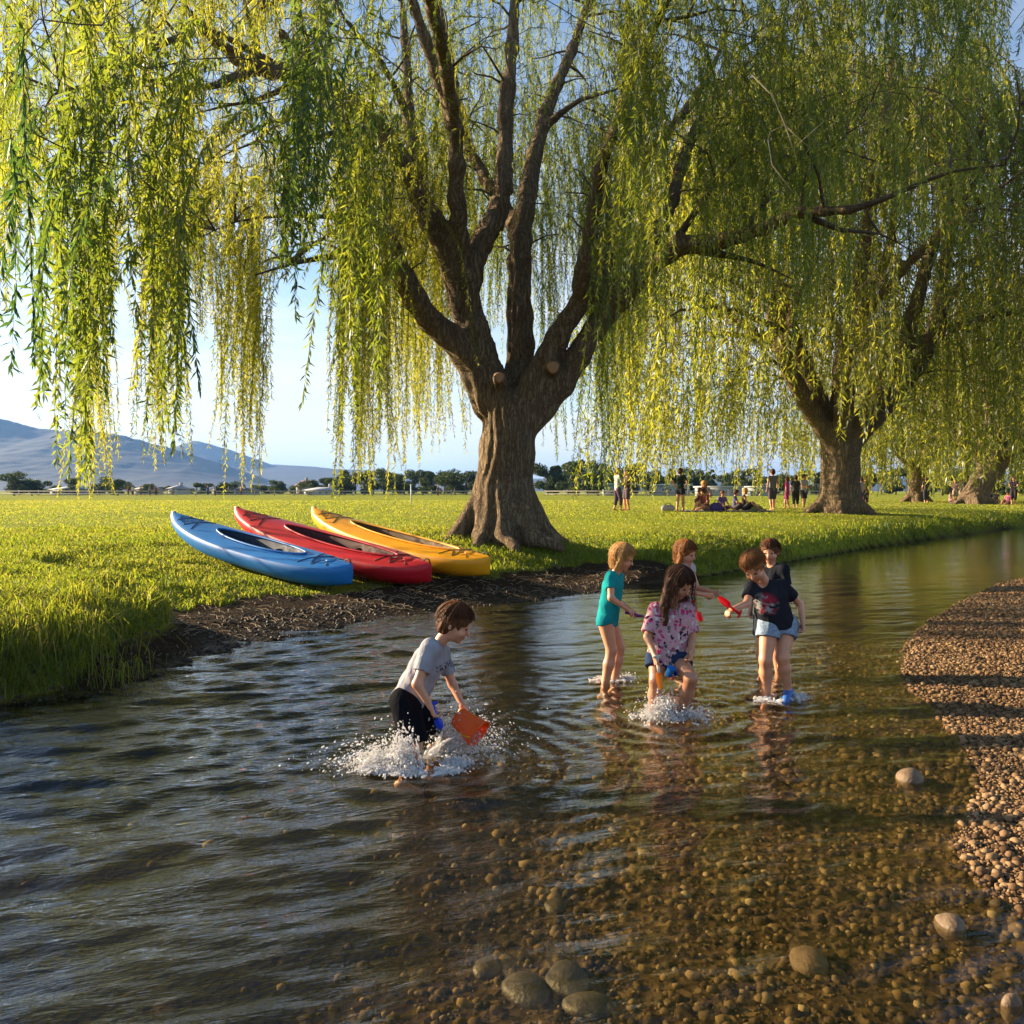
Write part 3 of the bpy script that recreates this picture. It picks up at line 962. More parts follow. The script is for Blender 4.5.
def person(J, look, label, mats, hair='short', h=0.0065, s=1.0, group='children playing in the river', top='tee', bottom='shorts',
           sleeve=0.62, hemf=1.0, shortf=0.8, headup=(0, 0, 1), cat='person', hands=True, loose=0.0, girl=False, curl=(0.9, 0.9), palm=None, feet=True, fine=True):
    """J: world joints. mats: skin, hair, top, bottom"""
    root_p = (J['footR'] + J['footL']) / 2
    f = unit(look); u0 = unit(np.array(headup, float)); rt = unit(np.cross(f, u0)); u = np.cross(rt, f)   # rt = the person's right
    hc = J['head']; A = (rt, f, u)
    sk = []
    hs = s
    sk.append(('e', hc + u * 0.012 * hs - f * 0.006 * hs, A, (0.070 * hs, 0.086 * hs, 0.084 * hs)))
    sk.append(('e', hc - u * 0.045 * hs + f * 0.018 * hs, A, (0.053 * hs, 0.060 * hs, 0.058 * hs)))
    sk.append(('c', hc - u * 0.085 * hs + f * 0.052 * hs, 0.017 * hs, hc - u * 0.075 * hs + f * 0.04 * hs, 0.022 * hs))
    if fine:
        sk.append(('c', hc - u * 0.010 * hs + f * 0.078 * hs, 0.007 * hs, hc - u * 0.036 * hs + f * 0.092 * hs, 0.010 * hs))
        sk.append(('c', hc - u * 0.060 * hs + f * 0.070 * hs - rt * 0.012 * hs, 0.008 * hs, hc - u * 0.060 * hs + f * 0.070 * hs + rt * 0.012 * hs, 0.008 * hs))
        for e in (-1, 1):
            sk.append(('e', hc + rt * e * 0.071 * hs - u * 0.02 * hs - f * 0.008 * hs, A, (0.006 * hs, 0.013 * hs, 0.019 * hs)))
            sk.append(('e', hc + rt * e * 0.036 * hs - u * 0.042 * hs + f * 0.052 * hs, A, (0.02 * hs, 0.02 * hs, 0.018 * hs)))
    nk = J['neck']
    sk.append(('c', hc - u * 0.045 * hs - f * 0.02 * hs, 0.033 * hs, nk, 0.036 * s))
    shR, shL = J['shR'], J['shL']; hR, hL = J['hipR'], J['hipL']
    pel = (hR + hL) / 2; shm = (shR + shL) / 2
    lat = unit(shR - shL); lath = unit(hR - hL)
    tdn = unit(pel - shm)
    sk.append(('c', shR - lat * 0.012 * s, 0.040 * s, shL + lat * 0.012 * s, 0.040 * s))
    ch = shm + tdn * 0.07 * s; wa = shm + (pel - shm) * 0.66
    for e in (-1, 1):
        sk.append(('c', ch + lat * e * 0.045 * s, 0.062 * s, wa + lat * e * 0.034 * s, 0.054 * s))
        sk.append(('c', wa + lath * e * 0.034 * s, 0.054 * s, pel + lath * e * 0.04 * s, 0.064 * s))
    for S_ in 'RL':
        sh, el, wr = J['sh' + S_], J['el' + S_], J['wr' + S_]
        sk.append(('c', sh, 0.034 * s, el, 0.025 * s)); sk.append(('c', el, 0.0265 * s, wr, 0.0175 * s))
        hp, kn, an = J['hip' + S_], J['kn' + S_], J['foot' + S_]
        sk.append(('c', hp, 0.068 * s, kn, 0.043 * s))
        cf = kn + (an - kn) * 0.3 
        sk.append(('c', kn, 0.041 * s, cf, 0.043 * s)); sk.append(('c', cf, 0.043 * s, an, 0.024 * s))
        toe = J.get('toe' + S_)
        if toe is None: toe = an + unit(np.array([f[0], f[1], 0])) * 0.10 * s + np.array([0, 0, -0.03 * s])
        if feet:
            sk.append(('c', an - (toe - an) * 0.18, 0.026 * s, toe, 0.018 * s))
        if hands:
            dd = J.get('hd' + S_, wr - el)
            pn = (palm or {}).get(S_, -lat if S_ == 'R' else lat)
            sk += hand_prims(wr, dd, np.asarray(pn, float), curl[0 if S_ == 'R' else 1], s * 0.95, 1 if S_ == 'R' else -1)
        else:
            sk.append(('c', wr, 0.022 * s, wr + unit(wr - el) * 0.07 * s, 0.016 * s))
    v, q = sdf_mesh(sk, h, 0.022 * s)
    cen = v[q].mean(axis=1)
    mo = hc - u * 0.062 * hs + f * 0.078 * hs
    dm = cen - mo
    mi = ((np.abs(dm @ rt) < 0.022 * hs) & (np.abs(dm @ u) < 0.007 * hs) & (np.abs(dm @ f) < 0.03)).astype(int)
    root = empty('person', root_p, label, cat, group)
    bodyo = mesh_np('body', v - root_p, [q], [mats['skin'], M_LIP], mat_idx=mi, parent=root)
    if fine:
        for e in (-1, 1):
            mb = MB(); mb.ell(hc + rt * e * 0.028 * hs - u * 0.008 * hs + f * 0.074 * hs, (0.0115 * hs, 0.007 * hs, 0.006 * hs), np.array(A).T, 10, 6)
            mb.build('eye', M_EYE, bodyo, off=root_p)
    # top
    iv = 0.013 * s + loose
    pt = []
    pt.append(('c', shR - lat * 0.012 * s, (0.040 + .012) * s, shL + lat * 0.012 * s, (0.040 + .012) * s))
    hem = pel + tdn * (0.03 * s * hemf) if hemf > 0 else wa
    for e in (-1, 1):
        pt.append(('c', ch + lat * e * 0.045 * s, 0.062 * s + iv, wa + lat * e * 0.036 * s, 0.058 * s + iv))
        pt.append(('c', wa + lath * e * 0.036 * s, 0.058 * s + iv, hem + lath * e * 0.042 * s, 0.066 * s + iv * 1.15, False, True))
    for S_ in 'RL':
        sh, el = J['sh' + S_], J['el' + S_]
        if sleeve > 0:
            pt.append(('c', sh, 0.044 * s + loose * .3, sh + (el - sh) * sleeve, 0.040 * s + loose * .7, False, True))
    v, q = sdf_mesh(pt, h, 0.03 * s, disp=cloth_disp(0.0022 if fine else 0.0, len(label) % 7), sub=[('c', hc, 0.03 * s, nk - u * 0.0 + f * 0.018 * s, 0.043 * s)])
    mesh_np('tshirt' if top == 'tee' else top, v - root_p, [q], mats['top'], parent=root)
    if bottom:
        pb = []
        for e in (-1, 1):
            pb.append(('c', wa + (pel - wa) * 0.45 + lath * e * 0.036 * s, 0.066 * s, pel + lath * e * 0.042 * s, 0.074 * s))
        ds = 0.012 * s if bottom != 'swim_bottoms' else 0.004 * s
        for S_ in 'RL':
            hp, kn, an = J['hip' + S_], J['kn' + S_], J['foot' + S_]
            if shortf <= 1.0:
                pb.append(('c', hp, 0.072 * s + ds, hp + (kn - hp) * shortf, (0.072 - 0.018 * shortf) * s + ds * 1.6, False, True))
            else:
                pb.append(('c', hp, 0.072 * s + ds, kn, 0.05 * s + ds)); pb.append(('c', kn, 0.05 * s + ds, kn + (an - kn) * (shortf - 1), 0.036 * s + ds, False, True))
        v, q = sdf_mesh(pb, h, 0.02 * s, disp=cloth_disp(0.002 if fine else 0.0, 3))
        mesh_np(bottom, v - root_p, [q], mats['bottom'], parent=root)
    # hair
    ph = [('e', hc + u * 0.020 * hs - f * 0.012 * hs, A, (0.080 * hs, 0.094 * hs, 0.088 * hs))]
    if hair == 'long':
        for e in (-1, -0.5, 0, 0.5, 1):
            a = hc + rt * e * 0.06 * hs - f * (0.062 - 0.035 * abs(e)) * hs
            b = nk + rt * e * 0.085 * s - f * (0.065 - 0.075 * abs(e)) * s - u * 0.015
            ph.append(('c', a, 0.036 * hs, b, 0.032 * hs)); ph.append(('c', b, 0.032 * hs, b - V3(0, 0, (0.10 + .02 * math.sin(e * 9)) * s) + rt * e * 0.012 + f * .02 * abs(e), 0.014 * hs))
    elif hair == 'bob':
        for e in (-1, -0.5, 0, 0.5, 1):
            a = hc + rt * e * 0.060 * hs - f * (0.055 - 0.045 * abs(e)) * hs
            ph.append(('c', a, 0.03 * hs, a - u * 0.10 * hs + rt * e * 0.004, 0.022 * hs))
    else:
        ph.append(('e', hc - u * 0.03 * hs - f * 0.04 * hs, A, (0.066 * hs, 0.055 * hs, 0.06 * hs)))
    sb = [('e', hc + f * 0.100 * hs - u * 0.050 * hs, A, (0.074 * hs, 0.078 * hs, 0.088 * hs))]
    if hair == 'short':
        sb.append(('c', hc + rt * 0.08 * hs + f * 0.03 * hs - u * 0.055 * hs, 0.034 * hs, hc - rt * 0.08 * hs + f * 0.03 * hs - u * 0.055 * hs, 0.034 * hs))
    hd = (lambda X, Y, Z: 0.0035 * np.sin((X * rt[0] + Y * rt[1] + Z * rt[2]) * 260 + 2.5 * np.sin((X * f[0] + Y * f[1] + Z * f[2]) * 60) + 2 * np.sin(Z * 50)) + 0.003 * np.sin((X * f[0] + Y * f[1]) * 190 + 3 * np.sin(Z * 40))) if fine else None
    v, q = sdf_mesh(ph, h if fine else h * 0.8, 0.02 * hs, sub=sb, disp=hd)
    fl = [q]
    if fine:
        r_ = np.random.default_rng(abs(int(root_p[0] * 1000)) + 5); mb = MB(); ctr = hc + u * 0.020 * hs - f * 0.012 * hs
        for i_ in range(420):
            az_ = r_.random() * 6.283; dirn = rt * math.cos(az_) + f * math.sin(az_)
            fr_ = math.sin(az_)                                  # 1 at the forehead, -1 at the nape
            ph1 = {'short': 1.95, 'bob': 2.3, 'long': 2.0}[hair] - 0.72 * max(fr_, 0) - (.35 * abs(math.cos(az_)) if hair == 'short' else 0) + r_.normal(0, .12)
            if fr_ > .1: ph1 = min(ph1, 1.25 + .1 * r_.random())
            phs = np.linspace(0.05 + .3 * r_.random(), ph1, 8); wob = r_.normal(0, .16)
            off_ = 1.0 + 0.02 + .06 * r_.random() + np.linspace(0, .02 + .13 * r_.random() ** 2, 8)
            pts = [ctr + (rt * math.cos(az_ + wob * k / 7) * 0.080 * hs + f * math.sin(az_ + wob * k / 7) * 0.094 * hs) * math.sin(p_) * off_[k] + u * 0.088 * hs * math.cos(p_) * off_[k] for k, p_ in enumerate(phs)]
            if hair != 'short' and fr_ < .35:
                l_ = (0.07 if hair == 'bob' else 0.22) * (.6 + .5 * r_.random()); e_ = pts[-1]; sw_ = r_.random() * 6
                for k in range(1, 7):
                    t_ = k / 6; pts.append(e_ - V3(0, 0, 1) * l_ * t_ + dirn * (.012 * math.sin(t_ * 9 + sw_) + (.02 if hair == 'long' else .0) * t_) )
            mb.tube(pts, np.linspace(.0028, .0012, len(pts)), 3, False)
        sv = np.concatenate(mb.v); fl.append(np.concatenate(mb.q) + len(v)); v = np.vstack([v, sv])
    mesh_np('hair', v - root_p, fl, mats['hair'], parent=root)
    return root


# ---------------------------------------------------------------- children
H_BROWN = hair_mat('brown_hair', (0.12, 0.045, 0.015))
H_DARK = hair_mat('dark_brown_hair', (0.075, 0.030, 0.013))
H_BLOND = hair_mat('dark_blond_hair', (0.55, 0.30, 0.10))
H_GINGER = hair_mat('light_brown_hair', (0.27, 0.11, 0.032))
M_METAL = simple('dark_metal', (0.05, 0.05, 0.05), 0.4)


def floral(t, cc):
    co = t.nodes.new('ShaderNodeTexCoord').outputs['Object']
    wn = node(t, 'ShaderNodeTexNoise', Scale=22.0, Detail=2); t.links.new(co, wn.inputs['Vector'])
    wm = node(t, 'ShaderNodeVectorMath', operation='MULTIPLY_ADD'); t.links.new(wn.outputs['Color'], wm.inputs[0]); wm.inputs[1].default_value = (.06, .06, .06); t.links.new(co, wm.inputs[2])
    v = node(t, 'ShaderNodeTexVoronoi', Scale=36.0); t.links.new(wm.outputs[0], v.inputs['Vector'])
    c1 = ramp(t, v.outputs['Distance'], [(0.38, (1, 1, 1)), (0.50, (0, 0, 0))])
    sp = node(t, 'ShaderNodeSeparateXYZ'); t.links.new(v.outputs['Color'], sp.inputs[0])
    c2 = ramp(t, sp.outputs[0], [(0.0, (0.55, 0.04, 0.16)), (0.3, (0.03, 0.03, 0.06)), (0.5, (0.70, 0.62, 0.60)), (0.72, (0.06, 0.13, 0.10)), (0.86, (0.50, 0.10, 0.20))])
    t.nodes[-1].color_ramp.interpolation = 'CONSTANT'
    m = node(t, 'ShaderNodeMixRGB'); t.links.new(c1, m.inputs[0]); t.links.new(cc, m.inputs[1]); t.links.new(c2, m.inputs[2])
    return m.outputs[0]


def denim(t, cc):
    n = noise(t, 70, 2); c = ramp(t, n, [(0.35, (0.13, 0.20, 0.30)), (0.65, (0.38, 0.47, 0.58))])
    m = node(t, 'ShaderNodeMixRGB', Fac=0.6); t.links.new(cc, m.inputs[1]); t.links.new(c, m.inputs[2]); return m.outputs[0]


def blotch_print(c0, r0, axv, cols, scale=24, thr=0.1):
    """a printed patch round local point c0 on a shirt"""
    def f(t, cc):
        co = t.nodes.new('ShaderNodeTexCoord').outputs['Object']
        s_ = node(t, 'ShaderNodeVectorMath', operation='SUBTRACT'); t.links.new(co, s_.inputs[0]); s_.inputs[1].default_value = tuple(c0)
        d_ = node(t, 'ShaderNodeVectorMath', operation='DIVIDE'); t.links.new(s_.outputs[0], d_.inputs[0]); d_.inputs[1].default_value = tuple(r0)
        l_ = node(t, 'ShaderNodeVectorMath', operation='LENGTH'); t.links.new(d_.outputs[0], l_.inputs[0])
        nn = noise(t, scale, 4, 0.7, vec=co, sc3=axv)
        inside = ramp(t, l_.outputs['Value'], [(0.55, (1, 1, 1)), (1.0, (0, 0, 0))])
        mask = ramp(t, nn, [(0.44 + thr, (0, 0, 0)), (0.50 + thr, (1, 1, 1))])
        mm_ = node(t, 'ShaderNodeMath', operation='MULTIPLY'); t.links.new(inside, mm_.inputs[0]); t.links.new(mask, mm_.inputs[1])
        pc = ramp(t, noise(t, scale * .8, 2, vec=co), cols)
        m = node(t, 'ShaderNodeMixRGB'); t.links.new(mm_.outputs[0], m.inputs[0]); t.links.new(cc, m.inputs[1]); t.links.new(pc, m.inputs[2])
        return m.outputs[0]
    return f


def kidder(D):
    return lambda px, py, dd=0.0: P(px, py, D + dd)


def footed(p, lift=0.045):
    p = p.copy(); p[2] = tz(p[0], p[1]) + lift; return p


# boy in the grey shirt, wading and scooping
K = kidder(4.70)
J = dict(head=K(455.5, 622.5), neck=K(441.5, 640), shR=K(430, 648, -.10), shL=K(440.5, 652, .12),
         elR=K(417, 684, -.17), wrR=K(430.5, 706.5, -.16), elL=K(452.5, 684, .15), wrL=K(462.5, 705, .08),
         hipR=K(405, 701, -.065), hipL=K(409, 703, .075), knR=K(414, 745, -.12), knL=K(438, 737, .10))
J['footR'] = footed(K(402, 780, -.05)); J['footL'] = footed(K(430, 785, .10))
J['hdR'] = V3(0.35, 0.1, -0.9); J['hdL'] = V3(0.35, -0.25, -0.85)
rp = (J['footR'] + J['footL']) / 2
chest = (K(450, 668, -.02)) - rp
def script_print(t, cc):
    """the dark scrawled line of writing across the chest, unreadable in the photograph"""
    co = t.nodes.new('ShaderNodeTexCoord').outputs['Object']
    s_ = node(t, 'ShaderNodeVectorMath', operation='SUBTRACT'); t.links.new(co, s_.inputs[0]); s_.inputs[1].default_value = tuple(chest)
    sp = node(t, 'ShaderNodeSeparateXYZ'); t.links.new(s_.outputs[0], sp.inputs[0])
    wv = node(t, 'ShaderNodeTexWave', Scale=16.0, Distortion=7.0, Detail=2.0); wv.inputs['Detail Scale'].default_value = 3.0
    t.links.new(s_.outputs[0], wv.inputs['Vector'])
    ln = ramp(t, wv.outputs['Fac'], [(0.52, (0, 0, 0)), (0.62, (1, 1, 1))])
    az_ = node(t, 'ShaderNodeMath', operation='ABSOLUTE'); t.links.new(sp.outputs[2], az_.inputs[0])
    bz = ramp(t, az_.outputs[0], [(0.018, (1, 1, 1)), (0.026, (0, 0, 0))])
    ax_ = node(t, 'ShaderNodeMath', operation='ABSOLUTE'); t.links.new(sp.outputs[0], ax_.inputs[0])
    bx = ramp(t, ax_.outputs[0], [(0.065, (1, 1, 1)), (0.075, (0, 0, 0))])
    a = node(t, 'ShaderNodeMath', operation='MULTIPLY'); t.links.new(bz, a.inputs[0]); t.links.new(bx, a.inputs[1])
    b = node(t, 'ShaderNodeMath', operation='MULTIPLY'); t.links.new(a.outputs[0], b.inputs[0]); t.links.new(ln, b.inputs[1])
    m = node(t, 'ShaderNodeMixRGB'); t.links.new(b.outputs[0], m.inputs[0]); t.links.new(cc, m.inputs[1]); m.inputs[2].default_value = (0.03, 0.03, 0.05, 1)
    return m.outputs[0]


boy = person(J, (0.90, -0.12, -0.36), 'brown haired boy in a grey t-shirt bending over the river with an orange bucket',
       dict(skin=M_SKIN, hair=H_BROWN, top=cloth_mat('grey_jersey', (0.34, 0.34, 0.37), script_print, 0.55), bottom=cloth_mat('black_shorts', (0.008, 0.009, 0.013))),
       h=0.006, s=1.0, headup=(0.3, 0, 1), sleeve=0.66, hemf=0.15, shortf=0.97, loose=0.008, curl=(0.9, 0.9), palm={'R': (0.8, 0.3, 0), 'L': (-0.5, -0.6, 0)}, bottom='shorts')

# pink floral girl
K = kidder(5.57)
J = dict(head=K(680, 582, -.02), neck=K(672.5, 602), shR=K(655.5, 610, .02), shL=K(688, 609, .05),
         elR=K(647.5, 637, -.05), wrR=K(655, 656, -.16), elL=K(692, 636, .02), wrL=K(690.5, 652, -.12),
         hipR=K(658, 658, -.01), hipL=K(675, 657, .03), knR=K(656, 681, -.08), knL=K(691, 678, -.20))
J['footR'] = footed(K(652, 712, .03)); J['footL'] = footed(K(677, 716, -.02))
J['hdR'] = V3(0.15, -0.25, -0.9); J['hdL'] = V3(-0.1, -0.3, -0.9)
girl = person(J, (0.55, -0.62, -0.50), 'long haired girl in a pink floral shirt stepping through a splash with a yellow toy',
       dict(skin=M_SKIN2, hair=H_DARK, top=cloth_mat('pink_floral', (0.58, 0.34, 0.36), floral, 0.5), bottom=cloth_mat('navy_shorts', (0.03, 0.05, 0.11), None)),
       hair='long', s=0.97, sleeve=0.85, hemf=1.2, shortf=0.42, loose=0.020, palm={'R': (0.6, 0.2, 0), 'L': (-0.8, -0.2, 0)})

# teal girl
K = kidder(6.50)
J = dict(head=K(623, 556.5), neck=K(616.5, 571), shR=K(611, 577.5, -.08), shL=K(617.5, 577.5, .11),
         elR=K(611, 598, -.12), wrR=K(627, 609, -.10), elL=K(616, 599, .16), wrL=K(630, 610, .05),
         hipR=K(605.5, 621, -.055), hipL=K(609, 621, .065), knR=K(611.5, 650, -.06), knL=K(619.5, 647, .07))
J['footR'] = footed(K(602.5, 688, -.05)); J['footL'] = footed(K(613, 680, .07))
J['hdR'] = V3(0.8, 0.1, -0.5); J['hdL'] = V3(0.8, -0.3, -0.4)
person(J, (0.85, -0.15, -0.32), 'small blond girl in a teal swim shirt standing leftmost of the wading group',
       dict(skin=M_SKIN, hair=H_BLOND, top=cloth_mat('teal_swim_shirt', (0.015, 0.30, 0.31), None, 0.3), bottom=cloth_mat('teal_swim_bottoms', (0.015, 0.27, 0.29), None, 0.2)),
       hair='bob', s=0.94, sleeve=0.52, hemf=0.9, shortf=0.10, bottom='swim_bottoms', loose=0.002, palm={'R': (0, 0, -1), 'L': (0, 0, -1)})

# boy with the red spade
K = kidder(5.97)
J = dict(head=K(753.5, 566, -.10), neck=K(763.5, 580, -.04), shR=K(751.5, 588, -.04), shL=K(783, 586.5, .04),
         elR=K(746.5, 604, -.13), wrR=K(733.5, 609, -.26), elL=K(800, 604, .10), wrL=K(803, 623, .02),
         hipR=K(769, 625, .03), hipL=K(786.5, 625, .07), knR=K(765.5, 660, -.04), knL=K(782.5, 658, -.02))
J['footR'] = footed(K(766.5, 703, .06)); J['footL'] = K(788.5, 692, .02)
J['toeL'] = K(785.5, 702, -.09)
J['hdR'] = V3(-0.75, -0.45, -0.35); J['hdL'] = V3(0.0, -0.15, -0.95)
rp = (J['footR'] + J['footL']) / 2
boy2 = person(J, (-0.38, -0.66, -0.60), 'boy in a black printed t-shirt and denim shorts leaning forward holding a red spade',
       dict(skin=M_SKIN, hair=H_GINGER, top=cloth_mat('black_printed_jersey', (0.022, 0.024, 0.032),
            blotch_print(K(766, 606, -.12) - rp, (0.13, 0.16, 0.10), (1, 1, 1.6), [(0.0, (0.45, 0.43, 0.42)), (0.5, (0.40, 0.39, 0.38)), (0.56, (0.40, 0.03, 0.06)), (1.0, (0.45, 0.05, 0.08))], 16, -0.03)),
            bottom=cloth_mat('denim', (0.25, 0.33, 0.43), denim)),
       s=1.0, sleeve=0.6, hemf=0.6, shortf=0.36, headup=(0, .3, 1), loose=0.008, bottom='denim_shorts', palm={'R': (0.3, 0.2, -0.9), 'L': (-0.9, 0, 0)})
# the blue water shoe on his lifted foot
rp = Vector(boy2.location)
a_, b_ = J['footL'], J['toeL']
v, q = sdf_mesh([('c', a_ - (b_ - a_) * .2 - V3(0, 0, .006), .033, b_ + (b_ - a_) * .05, .027), ('c', a_ - V3(0, 0, 0.0), .032, a_ + V3(0, 0, .012), .031, False, True)], 0.006, 0.02)
mesh_np('shoe', v - np.array(rp), [q], simple('blue_shoe', (0.03, 0.13, 0.42), 0.5, 0.3, 40), parent=boy2)


def standing(c, hgt, face, arms='down', bend=0.0, wide=0.07, zf=None, gait=0.0):
    """joints of a figure hgt tall whose head centre projects where wanted; c = ground point between the feet"""
    f = unit(V3(face[0], face[1], 0)); r = np.cross(f, V3(0, 0, 1)); u = V3(0, 0, 1); k = hgt
    z0 = c if zf is None else V3(c[0], c[1], zf)
    j = {}
    lean = f * bend * k
    j['footR'] = z0 + r * wide * k + f * gait * k + u * .04 * k; j['footL'] = z0 - r * wide * k - f * gait * k + u * .04 * k
    j['hipR'] = z0 + r * .055 * k + u * .50 * k; j['hipL'] = z0 - r * .055 * k + u * .50 * k
    j['knR'] = (j['footR'] + j['hipR']) / 2 + f * .025 * k; j['knL'] = (j['footL'] + j['hipL']) / 2 + f * .025 * k
    sh = z0 + u * .80 * k + lean
    j['shR'] = sh + r * .105 * k; j['shL'] = sh - r * .105 * k
    j['neck'] = sh + u * .035 * k + lean * .2; j['head'] = sh + u * .125 * k + lean * .5 + f * .01 * k
    for S_, e in (('R', 1), ('L', -1)):
        if arms == 'down':
            j['el' + S_] = j['sh' + S_] + r * e * .035 * k - u * .17 * k; j['wr' + S_] = j['el' + S_] + f * .04 * k - u * .14 * k
        elif arms == 'front':
            j['el' + S_] = j['sh' + S_] + r * e * .02 * k - u * .15 * k + f * .05 * k; j['wr' + S_] = j['el' + S_] + f * .14 * k - u * .02 * k - r * e * .03 * k
        elif arms == 'hips':
            j['el' + S_] = j['sh' + S_] + r * e * .09 * k - u * .14 * k - f * .02 * k; j['wr' + S_] = j['hip' + S_] + r * e * .05 * k + u * .05 * k
    return j


# the two children half hidden behind
c = P(684, 690, 7.25); c[2] = tz(c[0], c[1]); hz = P(683.5, 552, 7.25)[2]
J = standing(c, (hz - c[2]) / .925, (0.8, -0.5), 'front')
backgirl = person(J, (0.75, -0.55, -0.25), 'fair girl in a white top half hidden behind the girl in pink',
       dict(skin=M_SKIN, hair=H_GINGER, top=cloth_mat('white_top', (0.55, 0.50, 0.47)), bottom=cloth_mat('rose_shorts', (0.45, 0.08, 0.14))), hair='bob', s=0.97, h=0.008, sleeve=0.3)
c = P(770, 690, 6.9); c[2] = tz(c[0], c[1]); hz = P(771, 551, 6.9)[2]
J2 = standing(c, (hz - c[2]) / .925, (-0.75, -0.65), 'down')
person(J2, (-0.45, -0.85, -0.12), 'dark haired boy in a plain black t-shirt standing rearmost behind the red spade',
       dict(skin=M_SKIN, hair=H_BROWN, top=cloth_mat('plain_black_jersey', (0.018, 0.02, 0.026)), bottom=cloth_mat('dark_shorts', (0.03, 0.035, 0.05))), s=.90, h=0.008)

# ---------------------------------------------------------------- toys
def plastic(name, c, tw=0.35):
    m, t, out = new_mat(name)
    p = node(t, 'ShaderNodeBsdfPrincipled', Roughness=0.3); p.inputs['Base Color'].default_value = (*c, 1)
    tr = node(t, 'ShaderNodeBsdfTranslucent', Color=(*c, 1))
    x_ = node(t, 'ShaderNodeMixShader', Fac=tw); t.links.new(p.outputs[0], x_.inputs[1]); t.links.new(tr.outputs[0], x_.inputs[2])
    t.links.new(x_.outputs[0], out.inputs['Surface']); return m


def frame_of(d, hint):
    w_ = unit(d); u_ = unit(np.cross(hint, w_)); v_ = np.cross(w_, u_)
    return np.stack([u_, v_, w_], 1)


# orange bucket, mouth to the lower right
K = kidder(4.70)
bc = K(468, 725, -.02)
R = frame_of(V3(0.62, -0.35, -0.42), V3(0, 0, 1))
bk = empty('bucket', bc, 'bright orange plastic toy bucket tipped in the grey shirted boy\'s hand', 'bucket')
mb = MB(); ns = 28
zz = [(-.075, .0), (-.075, .055), (-.06, .058), (0.02, .070), (.072, .079), (.078, .086), (.084, .086), (.084, .080), (.075, .075), (0.02, .066), (-.066, .052), (-.068, 0.0)]
v = []
for (z_, r_) in zz:
    for j in range(ns):
        th = 2 * math.pi * j / ns
        v.append([r_ * math.cos(th), r_ * math.sin(th), z_])
qd = [[i * ns + j, i * ns + (j + 1) % ns, (i + 1) * ns + (j + 1) % ns, (i + 1) * ns + j] for i in range(len(zz) - 1) for j in range(ns)]
mb.add(np.array(v) @ R.T, qd)
mb.build('bucket_shell', plastic('orange_plastic', (1.0, 0.20, 0.03), 0.5), bk)
mb = MB()
th = np.linspace(0, math.pi, 18)
hp = np.stack([.082 * np.cos(th), -.055 * np.sin(th), 0.075 - .10 * np.sin(th)], 1)
mb.tube(hp @ R.T, 0.004, 8)
mb.build('handle', plastic('yellow_plastic', (0.95, 0.55, 0.03), 0.3), bk)

# blue spade in his near hand
def spade(name, p0, d, hint, length, wid, mats, label, blade=0.45, pointed=True):
    R = frame_of(d, hint); o = empty(name, p0, label, 'toy spade')
    mb = MB(); L1 = length * (1 - blade)
    mb.tube(np.array([[0, 0, -0.03], [0, 0, L1 * .5], [0, 0, L1]]) @ R.T, [0.011, 0.009, 0.008], 10)
    mb.tube(np.array([[-.028, 0, -.035], [0, 0, -.036], [.028, 0, -.035]]) @ R.T, 0.0085, 8)
    mb.build('handle', mats[0], o)
    mb = MB(); nu, nv = 12, 14; vv = []
    for sgn in (1, -1):
        for i in range(nv + 1):
            t = i / nv
            wv = wid * (min(1, t * 5 + .45)) * (math.sqrt(max(0, 1 - ((t - .45) / .55) ** 2)) if (t > .45 and pointed) else 1)
            for j in range(nu + 1):
                s_ = j / nu * 2 - 1
                vv.append([s_ * wv, -0.020 * (1 - s_ * s_) * (1 - t * .6) + sgn * 0.0022, L1 - .01 + t * length * blade])
    m1 = (nu + 1) * (nv + 1); q_ = []
    for k in (0, m1):
        for i in range(nv):
            for j in range(nu):
                a = k + i * (nu + 1) + j; f_ = [a, a + 1, a + nu + 2, a + nu + 1]; q_.append(f_ if k == 0 else f_[::-1])
    for i in range(nv):
        for j in (0, nu):
            a = i * (nu + 1) + j; f_ = [a, a + nu + 1, a + nu + 1 + m1, a + m1]; q_.append(f_ if j == 0 else f_[::-1])
    for j in range(nu):
        a = j; q_.append([a, a + 1, a + 1 + m1, a + m1]); a = nv * (nu + 1) + j; q_.append([a, a + m1, a + 1 + m1, a + 1])
    mb.add(np.array(vv) @ R.T, q_)
    mb.build('blade', mats[1], o)
    return o


M_BLUEP = plastic('blue_plastic', (0.01, 0.06, 0.65), 0.2)
M_REDP = plastic('red_plastic', (0.85, 0.02, 0.03), 0.35)
M_YELP = plastic('amber_plastic', (0.95, 0.42, 0.01), 0.35)
spade('toy_spade', kidder(4.7)(434.5, 710, -.16), V3(0.25, 0.02, -0.8), V3(0, 1, 0.2), 0.12, 0.022, (M_BLUEP, M_BLUEP), 'short blue toy spade in the near hand of the grey shirted boy', 0.5)
# red spade: hand at (729,614), blade reaches up left to (718,596)
K = kidder(5.97)
p0 = K(731.5, 612, -.30)
spade('toy_spade', K(736, 611, -.29), K(718, 596, -.33) - K(735, 609.5, -.30), V3(0.2, -.9, 0.4), 0.17, 0.024, (M_REDP, M_REDP), 'pointed red toy spade held up by the boy in the black printed shirt', 0.62)
# yellow toy of the pink girl, pointing down
K = kidder(5.57)
spade('toy_spade', K(657.5, 662, -.18), K(660.5, 688, -.2) - K(657.5, 662, -.18), V3(0.1, -1, 0.0), 0.185, 0.020, (plastic('white_plastic', (0.75, 0.7, 0.62)), M_YELP), 'yellow toy scoop with a white grip pointing down beside the pink shirt', 0.62)
